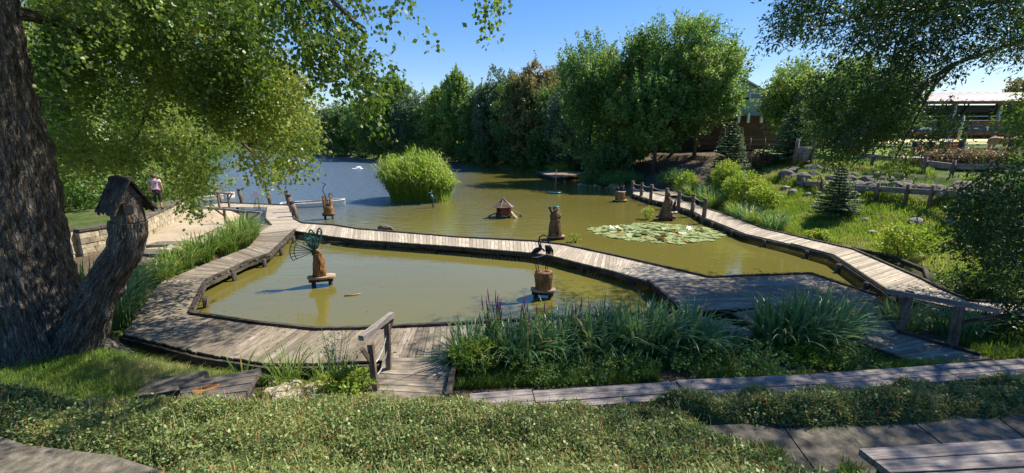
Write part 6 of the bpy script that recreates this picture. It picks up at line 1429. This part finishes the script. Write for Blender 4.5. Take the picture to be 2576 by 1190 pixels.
a, b = bp2(2395, 300), bp2(2440, 255); MB().bar((a[0], Yb, zfl + .5), (b[0], Yb, zE), .12, .12).build('brace', M['black'], e)
a, b = bp2(2470, 300), bp2(2510, 255); MB().bar((a[0], Yb, zfl + .5), (b[0], Yb, zE), .12, .12).build('brace', M['black'], e)
# arena board fence
e = empty('arena_fence', (50, 50, 5), 'long red-brown board fence with blue banners in front of the barn', 'fence')
Yf = 51; x0f, x1f = DP(2060, 330, Yf)[0], DP(2620, 330, Yf)[0]
for (ya, yb_), mt in (((306, 315), 'red_wood'), ((331, 340), 'red_wood')):
    za, zb_ = DP(2300, ya, Yf)[2], DP(2300, yb_, Yf)[2]; MB().box(((x0f + x1f) / 2, Yf, (za + zb_) / 2), (x1f - x0f, .08, za - zb_)).build('board', M[mt], e)
za = DP(2300, 304, Yf)[2]; MB().box(((x0f + x1f) / 2, Yf - .1, za + .03), (x1f - x0f, .22, .09)).build('top_rail', M['grey_metal'], e)
m_b = plain('navy_banner', (.035, .04, .09), .7); a, b = DP(2300, 315.5, Yf), DP(2560, 330.5, Yf); MB().box(((a[0] + b[0]) / 2, Yf + .02, (a[2] + b[2]) / 2), (b[0] - a[0], .05, a[2] - b[2])).build('banner', m_b, e)
mb = MB(); zc_ = DP(2484, 323, Yf)[2]; xt = DP(2484, 323, Yf)[0]; mb.box((xt, Yf - .02, zc_ + .16), (.5, .03, .1)); mb.box((xt, Yf - .02, zc_ - .05), (.12, .03, .34)); mb.box((xt - 1.3, Yf - .02, zc_), (.5, .03, .09)); mb.box((xt - 2.2, Yf - .02, zc_ + .02), (.25, .03, .06)); mb.build('banner_lettering', M['white_paint'], e)
mb = MB()
for k in range(7): mb.blob((DP(2316 + k * 6, 324, Yf)[0], Yf - .02, zc_ - .05 + .1 * (k % 2)), .2, 1, 0, (1, .1, .9))
mb.build('banner_pattern', M['white_paint'], e)
for i in range(9): xx = x0f + (x1f - x0f) * i / 8; MB().box((xx, Yf + .12, 6.0), (.16, .16, 2.2)).build('post', M['deck_dark'], e)
# garden wire fence: near dark posts
e = empty('lawn_fence', (28, 28, 4), 'thin rail on dark posts along the near edge of the bright lawn', 'fence')
for px, y0p, y1p in ((2413, 395, 352), (2536, 400, 350), (2300, 380, 355)): a, b = DP(px, y0p, 27), DP(px, y1p, 27); MB().tube([(a[0], 27, a[2] - .5), (a[0], 27, b[2])], .16, 8, jit=.06).build('post', M['deck_dark'], e)
a, b = DP(2290, 358, 27), DP(2545, 357, 27); MB().bar(a, b, .06, .05).build('rail', M['bench_wood'], e); MB().tube(sag(DP(2300, 361, 27), DP(2536, 361, 27), .12), .02, 5).build('wire', M['black'], e)
m_l, n_l, b_l = newmat('lawn'); tcl = N(n_l, 'ShaderNodeTexCoord').outputs['Object']; n_l.links.new(ramp(n_l, noise(n_l, tcl, .8, 8, .7), [(.3, (.1, .19, .02)), (.6, (.18, .29, .035)), (.8, (.25, .32, .06))]), b_l.inputs['Base Color']); b_l.inputs['Roughness'].default_value = .95
drape('lawn', [(23.5, 25.5), (26, 51)], [(66, 26), (74, 51)], .04, m_l, 30, 30)
# hedge
q0, q1 = DP(2255, 392, 27.5), DP(2470, 398, 25.5)
e = empty('hedge', (27, 26.5, 3.8), 'low clipped brownish hedge along the top of the rock bank', 'hedge')
n = 900; t = RNG.random(n); P = np.stack([23.3 + (29.5 - 23.3) * t, 27.0 + (24.6 - 27.0) * t + RNG.normal(0, .45, n), 3.25 + .75 * RNG.random(n) ** .7], -1)
P[:, 2] -= .25 * np.abs(RNG.normal(0, .3, n)); leafobj('leaves', [sprays(P, rdir(n) + np.array([0, 0, .5]), RNG.uniform(.15, .35, n), 16, .085, .12, .1, tintc(P, 1.2, .2, .9), .7)], M['hedge'], e)
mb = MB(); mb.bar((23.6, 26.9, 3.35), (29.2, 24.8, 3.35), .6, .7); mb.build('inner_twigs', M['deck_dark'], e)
shrub('bank_shrub', 29.0, 23.4, 1.5, 1.4, 520, 14, .1, M['oak'], 'dark green shrub right of the brownish hedge', (.2, .8), BG)
# deck chairs
def deckchair(loc, rz, label, first=None):
    if first: return copy_tree(first, loc, rz, label=label)
    e = empty('deck_chair', (0, 0, 0), label, 'deck chair', 'red deck chairs on the lawn')
    for s_ in (-1, 1):
        MB().bar((s_ * .32, -.55, .02), (s_ * .32, .55, 1.15), .05, .05).build('long_rail', M['orange_paint'], e); MB().bar((s_ * .28, .5, .02), (s_ * .28, -.5, .55), .05, .05).build('cross_leg', M['orange_paint'], e)
    mb = MB(); pts = [(-.5, .52), (-.2, .3), (.1, .42), (.35, .75), (.52, 1.1)]
    for (y0_, z0_), (y1_, z1_) in zip(pts, pts[1:]): mb.add([(-.28, y0_, z0_), (.28, y0_, z0_), (.28, y1_, z1_), (-.28, y1_, z1_)], [(0, 1, 2, 3)])
    cl = mb.build('canvas', M['red_cloth'], e); mb = MB()
    for k in range(3): mb.box((-.1 + .1 * k, .41 + .0, .86), (.06, .012, .09), M3=Matrix.Rotation(R(-25), 3, 'X'))
    mb.build('canvas_print', M['white_paint'], cl); return e
dc = None
for px, py, Y, rz, lb in ((2345, 352, 38, 2.3, 'deck chair behind the orange table, with a white print'), (2382, 352, 37, 2.5, 'deck chair next to the bending man'), (2312, 350, 40, 2.2, 'deck chair left of the orange table'), (2160, 352, 38, 2.0, 'deck chair glimpsed through the ash leaves, right one'), (2140, 354, 38, 2.8, 'deck chair glimpsed through the ash leaves, left one'), (2405, 350, 39, 2.4, 'deck chair nearest the white pole')):
    x, _, z = DP(px, py, Y); z = hz(x, Y); o = deckchair((x, Y, z), rz, lb, dc)
    if dc is None: dc = o; o.location = (x, Y, z); o.rotation_euler = (0, 0, rz)
x, Y = DP(2330, 360, 35)[0], 35; z = hz(x, Y)
e = empty('sandpit_box', (x, Y, z), 'orange wooden box bench at the near side of the deck chairs', 'box'); MB().box((x, Y, z + .2), (3.0, .9, .38)).build('box_side', M['orange_paint'], e); MB().box((x, Y, z + .41), (3.1, 1.0, .04)).build('top', M['red_wood'], e)
x, Y = DP(2330, 350, 41)[0], 41; z = hz(x, Y); e = empty('garden_table', (x, Y, z), 'small white-topped garden table between the deck chairs', 'table'); MB().box((x, Y, z + .78), (1.5, .8, .05)).build('table_top', M['white_paint'], e)
for sx in (-.6, .6):
    for sy in (-.3, .3): MB().bar((x + sx, Y + sy, z), (x + sx, Y + sy, z + .76), .05, .05).build('leg', M['post_wood'], e)
a, b = DP(2410, 354, 37), DP(2426, 290, 37); e = empty('parasol_pole', a, 'slanted folded white parasol pole on the lawn', 'pole'); MB().tube([a, tuple(Vector(a).lerp(Vector(b), .5)), b], [.09, .13, .05], 8).build('pole', M['cream'], e)
# round table by the upper beam
q = DP(2286, 402, 24.3); e = empty('round_tub', (q[0], 24.3, 3.4), 'low round tub with a pale lid behind the upper timber beam', 'tub'); MB().tube([(q[0], 24.3, 3.5), (q[0], 24.3, q[2] + .1)], [.5, .55], 14).build('tub_body', M['orange_paint'], e); MB().tube([(q[0], 24.3, q[2] + .1), (q[0], 24.3, q[2] + .16)], [.62, .6], 16).build('lid', M['white_paint'], e)
# planter house near the bank shrubs
q = DP(1890, 505, 26.8); x, Y, z = q; e = empty('feeding_table', (x, Y, z - .5), 'small slanted wooden feeding table among the bank shrubs', 'feeder'); MB().hexa([(x - .5, Y - .3, z + .05), (x + .5, Y - .3, z - .05), (x + .5, Y + .3, z + .35), (x - .5, Y + .3, z + .4)], [(x - .5, Y - .3, z + .1), (x + .5, Y - .3, z), (x + .5, Y + .3, z + .4), (x - .5, Y + .3, z + .45)]).build('roof', M['bench_wood'], e)
for sx in (-.35, .35): MB().tube([(x + sx, Y, z - .7), (x + sx, Y, z + .12)], .05, 6).build('leg', M['post_wood'], e)
MB().box((x, Y, z - .25), (.9, .5, .06)).build('shelf', M['post_wood'], e)
# ------------------------------------------------------------------ people and the cow (skin-modifier bodies)
def skin(name, verts, edges, radii, mat, parent, root=0, sub=2):
    me = bpy.data.meshes.new(name); base = WL[parent.name]; me.from_pydata([tuple(Vector(v) - base) for v in verts], edges, []); o = link(name, me, mat, parent)
    md = o.modifiers.new('skin', 'SKIN'); sv = me.skin_vertices[0].data
    for i, r_ in enumerate(radii): sv[i].radius = (r_, r_) if not hasattr(r_, '__len__') else r_; sv[i].use_root = (i == root)
    md.use_smooth_shade = True; sm = o.modifiers.new('sub', 'SUBSURF'); sm.levels = sub; sm.render_levels = sub; return o
def human(loc, rz, label, pose, H=1.65, top='lilac_cloth', bottom='black', hair='hair', long_hair=False, longtrousers=False):
    e = empty('person', loc, label, 'person'); Rm = Matrix.Rotation(rz, 3, 'Z'); s_ = H / 1.7
    T = lambda p: Rm @ (Vector(p) * s_) + Vector(loc)
    J = pose; names = list(J.keys()); ix = {k: i for i, k in enumerate(names)}
    bones = [('pelvis', 'waist'), ('waist', 'chest'), ('chest', 'neck'), ('neck', 'head'), ('head', 'crown')]
    for sd_ in 'LR': bones += [('chest', 'sh' + sd_), ('sh' + sd_, 'el' + sd_), ('el' + sd_, 'wr' + sd_), ('wr' + sd_, 'ha' + sd_), ('pelvis', 'hip' + sd_), ('hip' + sd_, 'kn' + sd_), ('kn' + sd_, 'an' + sd_), ('an' + sd_, 'toe' + sd_)]
    rad = {'pelvis': (.15, .12), 'waist': (.13, .1), 'chest': (.15, .11), 'neck': .055, 'head': .085, 'crown': .075}
    for sd_ in 'LR': rad.update({'sh' + sd_: .06, 'el' + sd_: .042, 'wr' + sd_: .03, 'ha' + sd_: .028, 'hip' + sd_: .095, 'kn' + sd_: .06, 'an' + sd_: .04, 'toe' + sd_: .035})
    V_ = [T(J[k]) for k in names]; E_ = [(ix[a], ix[b]) for a, b in bones]; rr = [tuple(q * s_ for q in rad[k]) if hasattr(rad[k], '__len__') else rad[k] * s_ for k in names]
    skin('body', V_, E_, rr, M['skin'], e, ix['pelvis'])
    def garment(nm, keys, bs, scale, mat, frac=None):
        vs = []; rs = []
        for k in keys:
            if isinstance(k, tuple): a, b, t = k; vs.append(T(Vector(J[a]).lerp(Vector(J[b]), t))); ra, rb = [rad[q] if not hasattr(rad[q], '__len__') else rad[q][0] for q in (a, b)]; rs.append((ra + (rb - ra) * t) * scale * s_)
            else: vs.append(T(J[k])); q = rad[k]; rs.append(tuple(w_ * scale * s_ for w_ in q) if hasattr(q, '__len__') else q * scale * s_)
        skin(nm, vs, bs, rs, mat, e)
    garment('top', ['waist', 'chest', ('chest', 'neck', .75), 'shL', ('shL', 'elL', .5), 'shR', ('shR', 'elR', .5), ('waist', 'pelvis', .6)], [(0, 1), (1, 2), (1, 3), (3, 4), (1, 5), (5, 6), (0, 7)], 1.17, M[top])
    f = 1.0 if longtrousers else .45
    garment('trousers', ['pelvis', 'hipL', 'knL', ('knL', 'anL', f), 'hipR', 'knR', ('knR', 'anR', f), ('pelvis', 'waist', .4)], [(0, 1), (1, 2), (2, 3), (0, 4), (4, 5), (5, 6), (0, 7)], 1.14, M[bottom])
    hd, cr = T(J['head']), T(J['crown']); bk = Rm @ Vector((0, -.03, .0)) * s_
    mb = MB(); mb.blob(hd.lerp(cr, .65) + bk, .112 * s_, 2, 0, (1, 1.05, 1.05))
    if long_hair: mb.tube([tuple(hd + bk * 2), tuple(hd + bk * 3 - Vector((0, 0, .18))), tuple(hd + bk * 3 - Vector((0, 0, .32)))], [.09, .08, .03], 8)
    mb.build('hair', M[hair], e)
    for sd_ in 'LR':
        a, b = T(J['an' + sd_]), T(J['toe' + sd_]); mb = MB(); mb.tube([a - (b - a) * .3 - Vector((0, 0, .02)), a - Vector((0, 0, .02)), b, b + (b - a) * .2], [.045, .052, .048, .02], 8); mb.build('shoe', M['black'], e)
        w_, h_ = T(J['wr' + sd_]), T(J['ha' + sd_]); d = (h_ - w_).normalized(); pr_ = d.orthogonal().normalized(); mb = MB()
        for k in range(4): mb.tube([h_ + pr_ * (.014 * (k - 1.5)), h_ + pr_ * (.016 * (k - 1.5)) + d * (.05 + .008 * (k in (1, 2))), h_ + pr_ * (.016 * (k - 1.5)) + d * (.08 + .01 * (k in (1, 2))) + Vector((0, .01, 0))], [.009, .008, .006], 5)
        mb.tube([w_.lerp(h_, .5) + pr_ * .02, w_.lerp(h_, .9) + pr_ * .05], [.01, .007], 5); mb.build('fingers', M['skin'], e)
    return e
STAND = {'pelvis': (0, 0, .95), 'waist': (0, .01, 1.1), 'chest': (0, 0, 1.33), 'neck': (0, 0, 1.5), 'head': (0, .03, 1.58), 'crown': (0, .03, 1.66), 'shL': (.18, 0, 1.42), 'elL': (.25, -.03, 1.16), 'wrL': (.24, .06, .94), 'haL': (.23, .09, .87), 'shR': (-.18, 0, 1.42), 'elR': (-.26, -.03, 1.16), 'wrR': (-.26, .05, .93), 'haR': (-.25, .08, .86),
         'hipL': (.09, 0, .88), 'knL': (.1, .02, .5), 'anL': (.11, -.02, .09), 'toeL': (.13, .12, .04), 'hipR': (-.09, 0, .88), 'knR': (-.1, .02, .5), 'anR': (-.1, -.02, .09), 'toeR': (-.12, .12, .04)}
px_, py_ = DP(401, 527, 22)[0], 22.0
zz = 1.4; t_ = W(401, 527, zz); human((t_[0], t_[1], zz), R(25), 'person in lilac T-shirt and black leggings standing on the stone wall', STAND, 1.62)
BEND = dict(STAND); BEND.update({'waist': (0, .12, 1.1), 'chest': (0, .38, 1.18), 'neck': (0, .56, 1.14), 'head': (0, .66, 1.1), 'crown': (0, .74, 1.06), 'shL': (.18, .46, 1.14), 'elL': (.2, .56, .88), 'wrL': (.16, .66, .66), 'haL': (.14, .7, .6), 'shR': (-.18, .46, 1.14), 'elR': (-.2, .56, .88), 'wrR': (-.16, .66, .66), 'haR': (-.14, .7, .6)})
x, Y = DP(2372, 350, 36.4)[0], 36.4; human((x, Y, hz(x, Y)), R(-80), 'man in a blue and white top bending over the deck chairs', BEND, 1.8, 'blue_cloth', 'black', longtrousers=False)
SIT = dict(STAND); SIT.update({'pelvis': (0, 0, .16), 'waist': (0, .0, .32), 'chest': (0, .03, .55), 'neck': (0, .05, .72), 'head': (0, .08, .8), 'crown': (0, .09, .88), 'shL': (.17, .03, .63), 'elL': (.22, .12, .4), 'wrL': (.12, .32, .36), 'haL': (.08, .38, .36), 'shR': (-.17, .03, .63), 'elR': (-.22, .12, .4), 'wrR': (-.12, .32, .36), 'haR': (-.08, .38, .36),
    'hipL': (.1, .05, .15), 'knL': (.2, .42, .3), 'anL': (.1, .62, .07), 'toeL': (.1, .75, .06), 'hipR': (-.1, .05, .15), 'knR': (-.2, .42, .3), 'anR': (-.1, .62, .07), 'toeR': (-.1, .75, .06)})
x, Y = DP(2442, 352, 34)[0], 34; human((x, Y, hz(x, Y) - .02), R(95), 'girl with long brown hair sitting on the lawn beside the white pole', SIT, 1.75, 'pale_cloth', 'pale_cloth', long_hair=True)
# cow
x, Y = DP(2520, 345, 47)[0], 47; z = hz(x, Y); e = empty('cow', (x, Y, z), 'reddish-brown cow with a pale face standing at the far right of the lawn', 'cow')
cv = [(-.9, 0, 1.15), (-.4, 0, 1.1), (.2, 0, 1.08), (.7, 0, 1.12), (1.05, 0, 1.25), (1.35, 0, 1.35)]; ce = [(i, i + 1) for i in range(5)]; cr = [.3, .36, .38, .34, .2, .14]
for sx, sy in ((.7, .2), (.7, -.2), (-.85, .2), (-.85, -.2)):
    b_ = len(cv); f_ = sx < 0; cv += [(sx, sy, .85), (sx + (.12 if f_ else .02), sy, .6), (sx - (.08 if f_ else .0), sy, .38), (sx, sy, .06)]; cr += [.17, .11, .07, .06]; ce += [(3 if sx > 0 else 0, b_), (b_, b_ + 1), (b_ + 1, b_ + 2), (b_ + 2, b_ + 3)]
cv += [(-1.2, 0, 1.25), (-1.3, 0, .8)]; cr += [.05, .035]; ce += [(0, len(cv) - 2), (len(cv) - 2, len(cv) - 1)]
skin('body', [Vector(v) * 1.1 + Vector((x, Y, z)) for v in cv], ce, [r_ * 1.1 for r_ in cr], M['cow'], e, 1)
hd = [(1.3, 0, 1.38), (1.5, 0, 1.4), (1.75, 0, 1.25), (1.88, 0, 1.17)]; skin('head', [Vector(v) * 1.1 + Vector((x, Y, z)) for v in hd], [(0, 1), (1, 2), (2, 3)], [.13, .17, .12, .09], M['pale_cloth'], e)
for s_ in (-1, 1): MB().tube([(x + 1.55, Y + .12 * s_, z + 1.62), (x + 1.52, Y + .34 * s_, z + 1.6)], [.06, .02], 6).build('ear', M['cow'], e)
